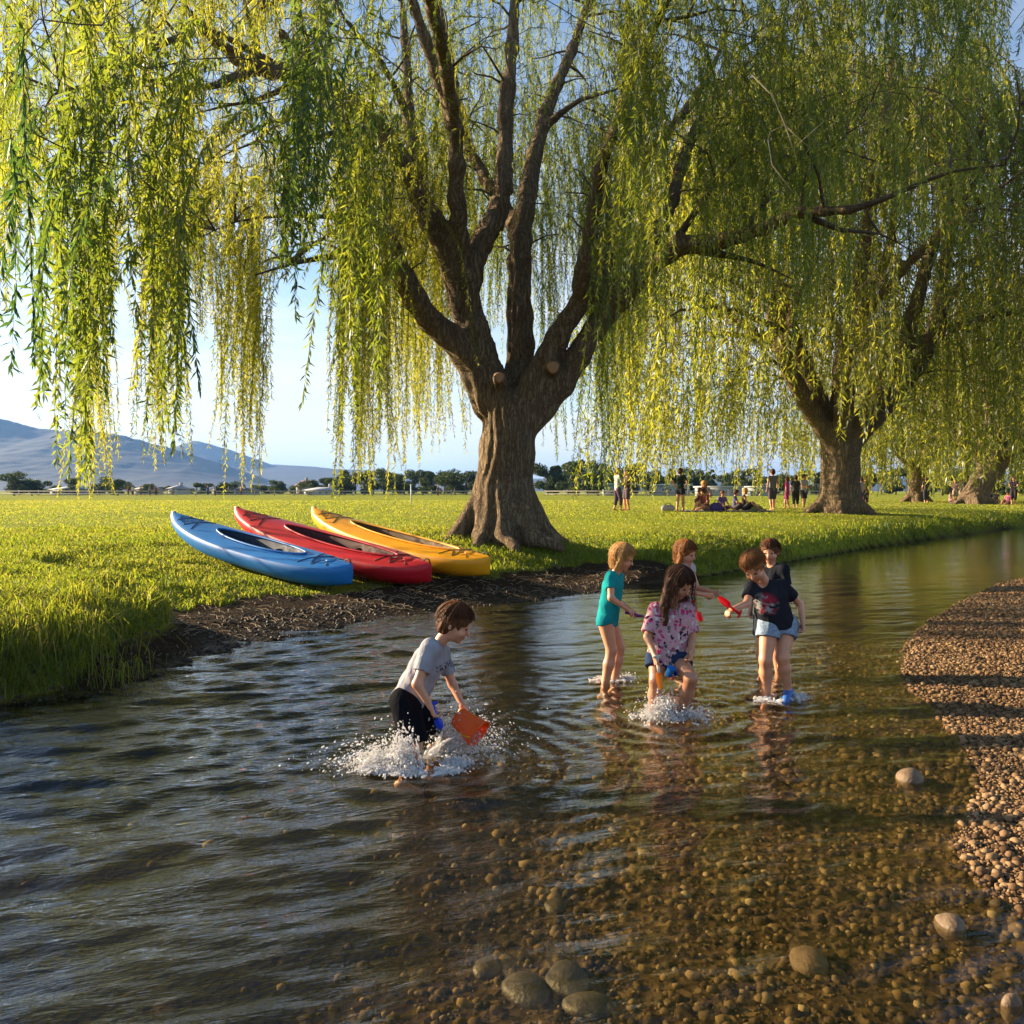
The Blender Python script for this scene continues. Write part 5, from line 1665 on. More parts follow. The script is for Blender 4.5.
trunk = [(T_(505, 545, Yt), 0.66), (T_(504, 520, Yt), 0.57), (T_(504, 490, Yt), 0.50), (T_(507, 450, Yt), 0.47), (T_(510, 415, Yt), 0.45)]
fl = []
for k, a in enumerate([0.2, 1.1, 2.0, 2.9, 3.5, 4.1, 4.7, 5.4]):
    R1 = (.80, .72, .72, .84, .82, .62, .66, .80)[k]
    fl.append((T_(504, 488, Yt) + V3(.28 * math.cos(a), .28 * math.sin(a), 0), B0 + V3(R1 * math.cos(a), R1 * math.sin(a), -.04), 0.20, 0.15))
    fl.append((B0 + V3(R1 * math.cos(a), R1 * math.sin(a), -.08), B0 + V3((R1 + .45) * math.cos(a + .2), (R1 + .45) * math.sin(a + .2), -.22), 0.17, 0.08))
limbs = [
    # A left limb
    ([T_(487, 405, Yt), T_(466, 355, Yt - .1), T_(430, 320, Yt - .3), T_(403, 278, Yt - .6), T_(383, 229, Yt - 1), T_(370, 190, Yt - 1.5), T_(340, 120, Yt - 2.4), T_(300, 60, Yt - 3.4), T_(262, 10, Yt - 4.2)],
     [.27, .24, .21, .19, .165, .14, .11, .09, .06]),
    ([T_(400, 275, Yt - .6), T_(378, 262, Yt - 1.0), T_(350, 255, Yt - 1.6), T_(300, 262, Yt - 2.6), T_(255, 275, Yt - 3.4)], [.12, .09, .075, .055, .035]),
    # B high arching limb to the upper left
    ([T_(495, 395, Yt), T_(480, 355, Yt + .1), T_(464, 302, Yt + .1), T_(450, 250, Yt), T_(431, 222, Yt - .2), T_(405, 165, Yt - .6), T_(368, 118, Yt - 1.0), T_(330, 88, Yt - 1.6), T_(285, 72, Yt - 2.3), T_(255, 68, Yt - 2.9), T_(215, 40, Yt - 3.6), T_(185, 5, Yt - 4.2)],
     [.31, .29, .26, .23, .20, .17, .15, .13, .11, .10, .08, .06]),
    ([T_(258, 68, Yt - 2.9), T_(225, 82, Yt - 3.5), T_(195, 88, Yt - 4.0), T_(140, 80, Yt - 5.0)], [.08, .07, .055, .04]),
    ([T_(256, 68, Yt - 2.9), T_(256, 40, Yt - 3.1), T_(245, 5, Yt - 3.3), T_(240, -60, Yt - 3.4)], [.07, .06, .05, .03]),
    # C upright
    ([T_(464, 302, Yt + .1), T_(474, 257, Yt + .2), T_(492, 225, Yt + .3), T_(503, 190, Yt + .4), T_(505, 120, Yt + .6), T_(512, 50, Yt + .8), T_(520, -60, Yt + 1.0)], [.24, .20, .18, .16, .13, .11, .07]),
    ([T_(459, 280, Yt + .1), T_(460, 240, Yt - .2), T_(457, 200, Yt - .5), T_(455, 130, Yt - .9), T_(436, 70, Yt - 1.3), T_(415, 10, Yt - 1.7), T_(400, -60, Yt - 2)], [.17, .15, .14, .12, .10, .08, .05]),
    ([T_(431, 222, Yt - .2), T_(418, 190, Yt + .2), T_(410, 120, Yt + .8), T_(405, 40, Yt + 1.4), T_(395, -80, Yt + 2)], [.16, .14, .11, .08, .05]),
    # D dark centre
    ([T_(519, 405, Yt + .3), T_(520, 345, Yt + .4), T_(519, 290, Yt + .5), T_(521, 240, Yt + .7), T_(528, 190, Yt + 1), T_(545, 115, Yt + 1.6), T_(572, 50, Yt + 2.2), T_(600, -30, Yt + 2.8)], [.27, .24, .22, .20, .17, .13, .10, .07]),
    ([T_(521, 240, Yt + .7), T_(500, 200, Yt + 1.4), T_(470, 150, Yt + 2.2), T_(450, 60, Yt + 3.2), T_(430, -60, Yt + 4)], [.15, .13, .10, .08, .05]),
    # E right inner
    ([T_(523, 405, Yt - .1), T_(547, 358, Yt - .2), T_(568, 319, Yt - .3), T_(588, 293, Yt - .4), T_(606, 262, Yt - .3), T_(622, 215, Yt), T_(645, 160, Yt + .3), T_(690, 105, Yt + .8), T_(720, 50, Yt + 1.2), T_(745, -30, Yt + 1.6)], [.25, .20, .17, .15, .13, .115, .10, .08, .065, .05]),
    ([T_(580, 300, Yt - .4), T_(582, 270, Yt - .9), T_(590, 235, Yt - 1.3), T_(600, 170, Yt - 2), T_(625, 100, Yt - 2.8), T_(640, 30, Yt - 3.4), T_(650, -60, Yt - 4)], [.14, .12, .11, .09, .075, .06, .04]),
    ([T_(588, 293, Yt - .4), T_(612, 289, Yt - .3), T_(640, 275, Yt - .6)], [.14, .12, .12]),
    # F right outer, long low limb
    ([T_(522, 428, Yt), T_(560, 385, Yt), T_(595, 328, Yt - .1), T_(622, 298, Yt - .4), T_(653, 266, Yt - .9), T_(686, 245, Yt - 1.4), T_(722, 241, Yt - 1.8), T_(765, 228, Yt - 2.2), T_(800, 212, Yt - 2.5), T_(850, 210, Yt - 2.9), T_(900, 192, Yt - 3.2), T_(950, 172, Yt - 3.6), T_(1005, 165, Yt - 4)],
     [.26, .23, .20, .17, .14, .13, .11, .095, .08, .07, .055, .045, .03]),
    ([T_(690, 246, Yt - 1.4), T_(720, 254, Yt - 1.5), T_(755, 262, Yt - 1.7), T_(792, 279, Yt - 1.9)], [.09, .07, .055, .035]),
    ([T_(622, 298, Yt - .4), T_(650, 250, Yt - .1), T_(672, 200, Yt + .4), T_(690, 140, Yt + 1), T_(730, 80, Yt + 1.8), T_(800, 20, Yt + 2.6)], [.17, .14, .12, .10, .07, .05]),
    # thin arching side branches
    ([T_(303, 80, Yt - 1.9), T_(262, 98, Yt - 2.4), T_(225, 106, Yt - 2.8), T_(178, 118, Yt - 3.2)], [.06, .045, .035, .018]),
    ([T_(360, 114, Yt - 1.1), T_(318, 118, Yt - 1.8), T_(270, 122, Yt - 2.4), T_(222, 150, Yt - 2.9), T_(195, 176, Yt - 3.1)], [.07, .05, .04, .03, .016]),
    ([T_(345, 130, Yt - 2.3), T_(300, 142, Yt - 2.8), T_(255, 142, Yt - 3.3), T_(205, 165, Yt - 3.8)], [.06, .045, .035, .016]),
    ([T_(380, 225, Yt - 1), T_(340, 218, Yt - 1.8), T_(285, 216, Yt - 2.6), T_(235, 222, Yt - 3.2), T_(196, 240, Yt - 3.5)], [.07, .05, .042, .03, .016]),
    ([T_(372, 195, Yt - 1.4), T_(350, 150, Yt - 2.0), T_(318, 96, Yt - 2.6), T_(308, 40, Yt - 3.0), T_(290, -20, Yt - 3.3)], [.08, .065, .05, .035, .02]),
    ([T_(200, 30, Yt - 3.9), T_(150, 50, Yt - 4.6), T_(90, 92, Yt - 5.4), T_(28, 84, Yt - 6.2)], [.055, .045, .03, .016]),
    ([T_(285, 72, Yt - 2.3), T_(240, 45, Yt - 2.8), T_(195, 28, Yt - 3.2), T_(140, 60, Yt - 3.6)], [.08, .06, .045, .02]),
    ([T_(740, 236, Yt - 2.0), T_(775, 190, Yt - 1.6), T_(815, 150, Yt - 1.2), T_(870, 122, Yt - .8)], [.07, .05, .035, .018]),
    ([T_(662, 262, Yt - 1), T_(700, 205, Yt - 1.6), T_(735, 160, Yt - 2.2), T_(790, 118, Yt - 2.8)], [.08, .06, .04, .02]),
    ([T_(800, 212, Yt - 2.5), T_(840, 230, Yt - 2.4), T_(880, 234, Yt - 2.3), T_(930, 262, Yt - 2.2)], [.06, .045, .03, .016]),
    ([T_(540, 130, Yt + 1.5), T_(580, 100, Yt + 1.2), T_(615, 90, Yt + .8), T_(660, 60, Yt + .4)], [.08, .06, .04, .02]),
    ([T_(410, 120, Yt + .8), T_(380, 60, Yt + .2), T_(345, 20, Yt - .4), T_(320, -40, Yt - .8)], [.08, .06, .045, .03]),
    # boughs reaching toward the camera above the frame
    ([T_(455, 130, Yt - .9), T_(440, 40, Yt - 2.6), T_(400, -90, Yt - 5), T_(330, -200, Yt - 7)], [.12, .10, .08, .05]),
    ([T_(600, 170, Yt - 2), T_(640, 60, Yt - 4), T_(700, -60, Yt - 6), T_(760, -160, Yt - 7)], [.08, .075, .06, .04]),
]
stubs = [(T_(501, 385, Yt - .30), T_(499, 377, Yt - .60), 0.10, None), (T_(551, 372, Yt - .10), T_(553, 367, Yt - .50), 0.12, None)]

# ---- whips of the big willow: groups (px0, px1, bottom py, sd, y0, y1, number, tone, how far up they go)
rw = np.random.default_rng(11)
tops, lens, heads, tone, lw_, ll_ = [], [], [], [], [], []


def curtain(px0, px1, bot, sd_, y0, y1, n, tn, l0=1.4, l1=3.2, up=0.0, ramp_=0.0):
    """n whips between two sight lines, tips at about pixel row bot; up spreads the tips upwards"""
    far_ = y1 > 11
    n = int(n * (1.55 if far_ else 1.0)); made = 0
    while made < n:
        px = rw.uniform(px0, px1); yy = rw.uniform(y0, y1)
        b = bot - sd_ * abs(rw.normal()) - up * rw.random()
        tip = P(px, b, yy)
        big = (px1 - px0) > 250
        g_ = float(vnoise(np.array([tip[0] * .75 + 9]), np.array([tip[1] * .75]), np.array([tip[2] * .9]))[0])
        made += 1
        if big and g_ < -0.10 and rw.random() < .92: continue      # gaps between the clumps
        l = rw.uniform(.5, 1.7) if (big or b < 200) else rw.uniform(l0, l1)
        if b > 290: l = max(l, P(px, 235 + rw.uniform(-80, 35), yy)[2] - tip[2])
        o = tip[:2] - B0[:2]; o = o / (np.linalg.norm(o) + .1) * rw.uniform(.0, 1.4) + rw.normal(0, .7, 2)
        tops.append(V3(tip[0] - o[0] * .5, tip[1] - o[1] * .5, tip[2] + l)); lens.append(l * 1.12); heads.append(o)
        tone.append(tn + .45 * g_ * (.6 if big else .25) + rw.normal(0, .10))  # sunlit and dark clumps are put into the leaf colour here
        ll_.append(.118 if far_ else .140); lw_.append(.0155 if far_ else .021)


CURT = [
    # close dark whips, front left (large leaves)
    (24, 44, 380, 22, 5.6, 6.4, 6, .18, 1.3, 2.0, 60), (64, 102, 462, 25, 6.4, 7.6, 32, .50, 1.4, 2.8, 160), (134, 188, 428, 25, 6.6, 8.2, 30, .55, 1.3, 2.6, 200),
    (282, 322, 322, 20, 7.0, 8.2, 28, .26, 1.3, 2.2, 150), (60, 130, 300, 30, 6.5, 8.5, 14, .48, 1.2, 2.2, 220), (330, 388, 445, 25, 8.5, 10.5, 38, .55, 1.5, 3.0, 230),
    # farther whips, sunlight put into their leaf tone
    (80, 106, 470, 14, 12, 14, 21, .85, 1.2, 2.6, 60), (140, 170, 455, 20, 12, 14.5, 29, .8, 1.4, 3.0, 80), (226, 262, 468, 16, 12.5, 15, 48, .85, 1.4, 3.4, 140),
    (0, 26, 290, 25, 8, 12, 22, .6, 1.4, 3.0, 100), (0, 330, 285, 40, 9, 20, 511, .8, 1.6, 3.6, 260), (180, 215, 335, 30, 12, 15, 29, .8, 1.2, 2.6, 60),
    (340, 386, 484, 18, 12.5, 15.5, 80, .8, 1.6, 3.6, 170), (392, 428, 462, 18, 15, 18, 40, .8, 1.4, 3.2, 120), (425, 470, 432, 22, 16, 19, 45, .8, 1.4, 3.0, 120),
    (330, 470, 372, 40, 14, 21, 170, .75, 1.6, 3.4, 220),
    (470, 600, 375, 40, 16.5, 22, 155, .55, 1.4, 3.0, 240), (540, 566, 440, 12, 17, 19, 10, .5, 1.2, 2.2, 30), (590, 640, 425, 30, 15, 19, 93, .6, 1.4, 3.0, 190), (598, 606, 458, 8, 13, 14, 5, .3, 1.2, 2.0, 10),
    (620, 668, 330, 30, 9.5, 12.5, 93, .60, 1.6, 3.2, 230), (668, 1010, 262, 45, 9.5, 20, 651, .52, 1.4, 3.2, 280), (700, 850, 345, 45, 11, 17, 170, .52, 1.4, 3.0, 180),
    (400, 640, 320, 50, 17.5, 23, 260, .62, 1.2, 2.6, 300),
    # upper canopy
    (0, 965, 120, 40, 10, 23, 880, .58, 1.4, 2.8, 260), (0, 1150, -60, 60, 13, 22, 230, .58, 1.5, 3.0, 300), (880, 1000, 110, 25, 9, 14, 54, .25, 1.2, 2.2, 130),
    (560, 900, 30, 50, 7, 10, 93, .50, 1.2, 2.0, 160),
]
for cc_ in CURT:
    curtain(*cc_)
tops = np.array(tops); lens = np.array(lens); heads = np.array(heads); tone = np.array(tone); ll_ = np.array(ll_); lw_ = np.array(lw_)
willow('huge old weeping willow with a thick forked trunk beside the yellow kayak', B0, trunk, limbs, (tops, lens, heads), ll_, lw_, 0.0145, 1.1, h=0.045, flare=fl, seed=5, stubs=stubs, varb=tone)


# ---- the willows behind
def back_willow(label, base, th, R, top, seed, n, leaf_l, leaf_w, pitch, lean=(0, 0), frame=None, droop=None, trunk_r=0.62, fork=2.4, varm=0.55):
    r = np.random.default_rng(seed)
    base = np.array(base, float)
    tr = [(base + V3(0, 0, -.3), trunk_r * 1.35), (base + V3(0, 0, .35), trunk_r * 1.05), (base + V3(lean[0] * .4, lean[1] * .4, fork * .6), trunk_r * .9), (base + V3(lean[0], lean[1], fork), trunk_r * .95)]
    fk = base + V3(lean[0], lean[1], fork)
    lb = []
    na = 8
    for k in range(na):
        a = k * 2 * math.pi / na + r.normal(0, .25); ro = R * r.uniform(.45, .75); ht = (top - base[2] - fork) * r.uniform(.55, .9)
        e = fk + V3(math.cos(a) * ro, math.sin(a) * ro, ht)
        m1 = fk + (e - fk) * .35 + V3(math.cos(a), math.sin(a), 0) * .5 - V3(0, 0, .3) + r.normal(0, .3, 3); m2 = fk + (e - fk) * .7 + r.normal(0, .4, 3)
        lb.append(([fk - V3(0, 0, .3), m1, m2, e], [trunk_r * .5, trunk_r * .36, trunk_r * .24, trunk_r * .1]))
        e2 = m1 + V3(math.cos(a + .7) * R * .6, math.sin(a + .7) * R * .6, ht * r.uniform(.1, .5))
        lb.append(([m1, (m1 + e2) / 2 + V3(0, 0, .5), e2], [trunk_r * .25, trunk_r * .16, trunk_r * .07]))
    T, Ln, Hd, Vb = [], [], [], []
    while len(T) < n:
        a = r.random() * 6.283; q_ = r.random() ** 0.55
        lump = 1 + .16 * math.sin(a * 3 + seed) + .10 * math.sin(a * 7 + 2 * seed)
        x_, y_ = math.cos(a) * q_ * R * lump, math.sin(a) * q_ * R * lump
        dome = base[2] + fork + (top - base[2] - fork) * math.sqrt(max(0, 1 - (q_ * .93) ** 2.4)) * (0.93 + .09 * math.sin(x_ * 1.3) * math.cos(y_ * 1.1))
        low = base[2] + droop(a, q_) + .35 * math.sin(a * 11) + r.normal(0, .25)
        zt = dome - abs(r.normal(0, .35)) if r.random() < .45 else r.uniform(low + 1.5, dome)
        l = r.uniform(1.8, 4.2); l = min(l, zt - low)
        if l < .7: continue
        g_ = float(vnoise(np.array([x_ * .5 + seed]), np.array([y_ * .5]), np.array([(zt - l) * .5]))[0])
        if g_ < -.22: continue
        T.append([base[0] + lean[0] + x_, base[1] + lean[1] + y_, zt]); Ln.append(l)
        Hd.append([math.cos(a) * r.uniform(.2, .9), math.sin(a) * r.uniform(.2, .9)])
        cl = math.sin(x_ * .9 + seed) * math.cos(y_ * .8 - seed) * .10
        Vb.append(varm + cl + .3 * g_ + r.normal(0, .08))
    return willow(label, base, tr, lb, (np.array(T), np.array(Ln), np.array(Hd)), leaf_l, leaf_w, pitch, 2.1, h=0.08, seed=seed, group=None, thick=0.06, varb=np.array(Vb),
                  flare=[(base + V3(.3 * math.cos(a), .3 * math.sin(a), .7), base + V3(trunk_r * 2 * math.cos(a), trunk_r * 2 * math.sin(a), -.12), .25, .10) for a in (0.1, 1.2, 2.4, 3.3, 4.4, 5.4)])


B2 = P(840, 513, 31.0); B2[2] = .62
def droop2(a, q_):
    # low curtains to the left and right, lifted over the path to the near side
    return 1.0 + (1.5 if (a % 6.283) > 3.6 and (a % 6.283) < 5.6 else 0) * (1 if q_ > .3 else .6) + (1 - q_) * 2.6
back_willow('second tall willow standing behind the picnic group, its curtain bright yellow on the left', B2, 0, 9.6, 17.2, 21, 4600, 0.25, 0.046, 0.058, droop=droop2, trunk_r=0.72, varm=.72)
B3 = P(974, 503, 53.0); B3[2] = .63
back_willow('third willow with a leaning double trunk at the right edge', B3, 0, 10.0, 15.0, 33, 1500, 0.42, 0.075, 0.105, lean=(1.2, 0), droop=lambda a, q_: 0.9 + (1 - q_) * 2.2, trunk_r=0.75, varm=.72)
B4 = P(917, 503.5, 64.0); B4[2] = .65
back_willow('fourth willow with a slim upright trunk, between the second and third ones', B4, 0, 9.5, 13.0, 44, 1300, 0.46, 0.085, 0.12, droop=lambda a, q_: 0.8 + (1 - q_) * 2.5, trunk_r=0.62, varm=.78)
B5 = P(1075, 500, 78.0); B5[2] = .65
back_willow('farthest willow, only its yellow drooping foliage showing behind the third one', B5, 0, 12.0, 15.0, 55, 1300, 0.55, 0.10, 0.14, droop=lambda a, q_: 0.8 + (1 - q_) * 2.5, trunk_r=0.7, varm=.78)
# ---------------------------------------------------------------- far hills
def ridge(name, pts, dist, depth, seed, mat):
    """a hill range: crest at distance dist following the skyline, slopes falling to both sides"""
    pts = np.array(pts, float)
    c = np.array([P(p[0], p[1], dist) for p in pts])
    xs_ = np.linspace(c[0][0], c[-1][0], 260); ys_ = np.concatenate([np.linspace(-depth, 0, 60), np.linspace(0, depth, 24)[1:]])
    X, Y = np.meshgrid(xs_, ys_); i = np.arange(X.size).reshape(X.shape)
    crest = np.interp(X, c[:, 0], c[:, 2])
    t = np.abs(Y) / depth
    spur = fbm(X / (dist * .035) + seed, Y / (dist * .07) + seed, o=5)
    Z = crest * (1 - t) ** 1.15 + crest * 0.03 * spur * np.sin(np.pi * np.clip(t, 0, 1)) * 1.1 + crest * .02 * fbm(X / (dist * .01), Y / (dist * .01) + 3)
    Z = np.where(t > .97, -8, Z)
    q_ = np.stack([i[:-1, :-1], i[:-1, 1:], i[1:, 1:], i[1:, :-1]], -1).reshape(-1, 4)
    o = mesh_np(name, np.stack([X.ravel(), (Y + dist).ravel(), Z.ravel()], 1), [q_], mat)
    tag(o, kind='structure')
    return o


M_HILL = simple('forested_hill', (0.008, 0.017, 0.022), 0.95, 0.35, 0.004)
ridge('hills', [(-420, 395), (-250, 402), (-120, 398), (-40, 408), (0, 418), (31, 427), (60, 431), (90, 430), (129, 437), (176, 450), (219, 463), (270, 481), (320, 492)], 2600, 900, 1.3, M_HILL)
ridge('hills', [(60, 486), (130, 462), (172, 448), (195, 440), (234, 451), (270, 464), (305, 466), (344, 469.5), (371, 470), (395, 476), (470, 480), (560, 478), (700, 476), (900, 478), (1200, 470), (1500, 480)], 4200, 1300, 7.7, M_HILL)

# ---------------------------------------------------------------- distant trees round the playing field
def far_tree(kind, seed):
    r = np.random.default_rng(seed)
    ht = 1.0
    mbt = MB(); mbt.tube([[0, 0, -.03], [.01, 0, .22], [0, .01, .55]], [.035, .026, .012], 6)
    for k in range(5):
        a = r.random() * 6.28; mbt.tube([[0, 0, .25 + .06 * k], [.12 * math.cos(a), .12 * math.sin(a), .45 + .05 * k]], [.014, .006], 5)
    nC = 9 if kind != 2 else 12
    cl = []
    for k in range(nC):
        if kind == 0: c = V3(r.normal(0, .17), r.normal(0, .17), r.uniform(.16, .84)); s = r.uniform(.14, .24)
        elif kind == 1: c = V3(r.normal(0, .26), r.normal(0, .26), r.uniform(.14, .74)); s = r.uniform(.16, .26)
        else: z_ = r.uniform(.15, .9); c = V3(r.normal(0, .08), r.normal(0, .08), z_); s = .20 * (1.12 - z_)
        cl.append((c, s))
    n = 3600
    k = r.integers(0, nC, n); cc = np.array([c for c, s in cl])[k]; ss = np.array([s for c, s in cl])[k]
    d = r.normal(0, 1, (n, 3)); d /= np.linalg.norm(d, axis=1)[:, None]
    p = cc + d * (ss * r.uniform(.55, 1.05, n))[:, None] * np.array([1, 1, .85])
    p[:, 2] = np.maximum(p[:, 2], .06)
    nrm = d + r.normal(0, .6, (n, 3)); a = np.cross(nrm, r.normal(0, 1, (n, 3))); a /= np.linalg.norm(a, axis=1)[:, None]; b = np.cross(nrm, a); b /= np.linalg.norm(b, axis=1)[:, None]
    sz = r.uniform(.018, .042, n)[:, None]
    V = np.stack([p - a * sz, p - b * sz * .6, p + a * sz, p + b * sz * .6], 1).reshape(-1, 3)
    root = empty('tree', (0, 0, 0))
    mbt.build('trunk', M_TWIG_BARK, root)
    mesh_np('crown', V, [np.arange(n * 4).reshape(-1, 4)], M_FARLEAF, attrs={'var': np.repeat(np.clip(r.normal(.5, .22, n), 0, 1), 4)}, parent=root, smooth=False)
    return root


def copy_tree(o, parent=None):
    c = o.copy(); col.objects.link(c)
    if parent is not None: c.parent = parent
    for ch in list(o.children): copy_tree(ch, c)
    return c


protos = [far_tree(k % 3 if k < 6 else 0, 900 + k) for k in range(6)]
used_p = set()
KL = ['tall rounded dark tree in the line beyond the playing field', 'low broad bushy tree in the line beyond the playing field', 'narrow pointed dark tree in the line beyond the playing field']
KS = ['small tall dark tree', 'small broad bushy tree', 'small narrow tree']
KG = ['tall rounded trees beyond the field', 'broad bushy trees beyond the field', 'narrow trees beyond the field']


def put_far(px, ptop, y, k, lab=None, wide=1.0):
    b = P(px, 495.5, y); top = P(px, ptop, y)[2]
    z0 = 0.6; hgt = (top - z0) / 0.93
    if k in used_p: o = copy_tree(protos[k])
    else: o = protos[k]; used_p.add(k)
    o.location = (float(b[0]), float(b[1]), z0); s_ = hgt
    o.scale = (s_ * wide, s_ * wide, s_); o.rotation_euler = (0, 0, rr_.random() * 6.28)
    kk = k % 3
    where = 'left of the blue kayak tip' if px < 170 else 'between the blue and red kayak tips' if px < 235 else 'between the red and yellow kayak tips' if px < 318 else 'over the yellow kayak' if px < 405 else \
        'just left of the big trunk' if px < 500 else 'between the big trunk and the standing pair' if px < 622 else 'behind the picnic people' if px < 765 else 'left of the second willow trunk' if px < 835 else 'right of the second willow trunk'
    o['label'] = lab or (KS[kk] + ' far off ' + where); o['category'] = 'tree'
    if lab: o['group'] = 'trees beyond the playing field'
    else: o['group'] = KG[kk] + ' ' + where
    return o


rr_ = np.random.default_rng(77)
put_far(14, 472, 150, 0, 'big dark tree at the left edge of the far tree line', 1.5)
put_far(32, 478, 152, 4, 'dark bushy tree second from the left edge under the mountain', 1.4)
put_far(76, 478, 160, 3, 'round tree above the far field left of the close pair of big trees', 1.2)
put_far(118, 476, 150, 1, 'very broad dark tree under the dip of the mountain ridge', 1.1)
put_far(100, 482, 170, 4, 'small bush like tree touching the left of the very broad dark tree', 1.3)
put_far(145, 483, 170, 4, None, 1.3)
put_far(197, 483, 175, 3, None, 1.4); put_far(227, 481, 175, 4, 'wide low tree over the tip of the red kayak', 1.8)
put_far(280, 480, 190, 0, None, 1.4); put_far(313, 477, 175, 1, 'broad tree beside the houses over the yellow kayak tip', 1.3); put_far(327, 480, 175, 3, None, 1.2)
px = 345
while px < 470:
    put_far(px, rr_.uniform(468, 478), rr_.uniform(165, 205), int(rr_.choice([0, 1, 3, 4])), None, rr_.uniform(1.0, 1.5)); px += rr_.uniform(7, 12)
for px, pt, k in ((548, 463, 0), (556, 461, 2), (568, 470, 1), (578, 461, 3), (588, 467, 0), (598, 461, 0), (611, 470, 1), (620, 468, 4), (636, 464, 3), (650, 470, 0)):
    put_far(px, pt, rr_.uniform(150, 185), k, None, rr_.uniform(1.0, 1.4))
px = 662
while px < 1060:
    put_far(px, rr_.uniform(466, 478), rr_.uniform(150, 210), int(rr_.choice([0, 1, 3, 4, 5])), None, rr_.uniform(1.0, 1.6)); px += rr_.uniform(9, 16)
px = 20
while px < 345:
    put_far(px, rr_.uniform(484, 489), rr_.uniform(195, 225), int(rr_.choice([1, 4])), None, rr_.uniform(1.6, 2.4)); px += rr_.uniform(10, 17)
for k, o in enumerate(protos):
    if k not in used_p: put_far(700 + k * 9, 472, 190, k)

# ---------------------------------------------------------------- houses beyond the field
def house(px0, px1, py0, y, wallc, roofc, label, flat=False, nw=3):
    a, b = P(px0, 493, y), P(px1, 493, y); z0 = .6; top = P(px0, py0, y)[2]; W_ = b[0] - a[0]; Hh = top - z0; D_ = 7.0
    root = empty('house', (a[0] + W_ / 2, y + D_ / 2, z0), label, 'house', 'houses beyond the playing field')
    wallc = tuple(.6 * c for c in wallc); roofc = tuple(.6 * c for c in roofc)
    wm, rm = simple('painted_wall', wallc, 0.8, .08, 1), simple('roof_sheet', roofc, 0.6, .15, 1)
    wh = Hh * (.86 if flat else .60)
    mb = MB(); mb.box((0, 0, wh / 2 - .2), (W_, D_, wh + .4)); mb.build('wall', wm, root, smooth=False)
    mb = MB(); o_ = .5
    if flat: mb.box((0, 0, wh + (Hh - wh) / 2), (W_ + o_, D_ + o_, Hh - wh))
    else:
        x0, y0_ = W_ / 2 + o_, D_ / 2 + o_; rx = W_ / 2 - min(2.5, W_ * .3)
        mb.add([[-x0, -y0_, wh], [x0, -y0_, wh], [x0, y0_, wh], [-x0, y0_, wh], [-rx, 0, Hh], [rx, 0, Hh]], [[0, 1, 5, 4], [2, 3, 4, 5], [3, 2, 1, 0]], [[1, 2, 5], [3, 0, 4]])
    rf = mb.build('roof', rm, root, smooth=False)
    if not flat: mb = MB(); mb.box((W_ * .2, 0, Hh + .1), (.6, .6, 1.0)); mb.build('chimney', wm, rf, smooth=False)
    fm_ = simple('window_frame_paint', (.5, .5, .48), .6)
    gm_ = simple('window_glass', (.05, .06, .07), .1)
    for i in range(nw):
        xw = -W_ / 2 + W_ * (i + .5) / nw
        mb = MB(); mb.box((xw, -D_ / 2 - .03, wh * .55), (W_ / nw * .38, .10, wh * .38)); wo_ = mb.build('window', gm_, root, smooth=False)
        mb = MB(); ww, wz = W_ / nw * .38, wh * .38
        for (dx_, dz_, sx2, sz2) in ((0, wz / 2, ww + .2, .12), (0, -wz / 2, ww + .2, .12), (ww / 2, 0, .12, wz), (-ww / 2, 0, .12, wz)): mb.box((xw + dx_, -D_ / 2 - .06, wh * .55 + dz_), (sx2, .10, sz2))
        mb.build('frame', fm_, wo_, smooth=False)
    mb = MB(); mb.box((W_ * .5 / nw - W_ / 2 + W_ / nw * .42, -D_ / 2 - .04, wh * .36), (.9, .10, wh * .72)); mb.build('door', simple('door_paint', (.2, .12, .08), .6), root, smooth=False)


house(50, 76, 486, 168, (.55, .58, .60), (.42, .50, .56), 'low pale house with a blue grey roof left of the very broad dark tree')
house(134, 150, 486, 185, (.50, .42, .36), (.36, .22, .17), 'small house with a brown roof right of the very broad dark tree')
house(168, 178, 485, 185, (.6, .6, .58), (.5, .5, .52), 'tiny white house just left of the blue kayak tip', nw=2)
house(212, 250, 487, 180, (.42, .42, .42), (.30, .28, .28), 'long low grey clubhouse behind the tips of the kayaks', nw=6)
house(296, 306, 480, 195, (.62, .55, .5), (.45, .22, .16), 'small house with a red roof over the yellow kayak tip', nw=2)
house(304, 336, 487, 165, (.68, .68, .66), (.6, .62, .65), 'white low building in front of the broad tree over the yellow kayak', nw=5)
house(606, 632, 483, 150, (.35, .42, .40), (.45, .58, .55), 'pale green roofed shed left of the standing pair', True, 3)
house(659, 690, 484, 150, (.40, .45, .44), (.50, .62, .60), 'pale green roofed pavilion right of the standing pair', True, 4)
house(704, 742, 486, 140, (.60, .62, .60), (.72, .76, .74), 'long low white roofed building behind the picnic group', True, 6)
house(752, 774, 486, 145, (.45, .50, .48), (.55, .60, .58), 'small grey green pavilion left of the man by the second willow', True, 3)

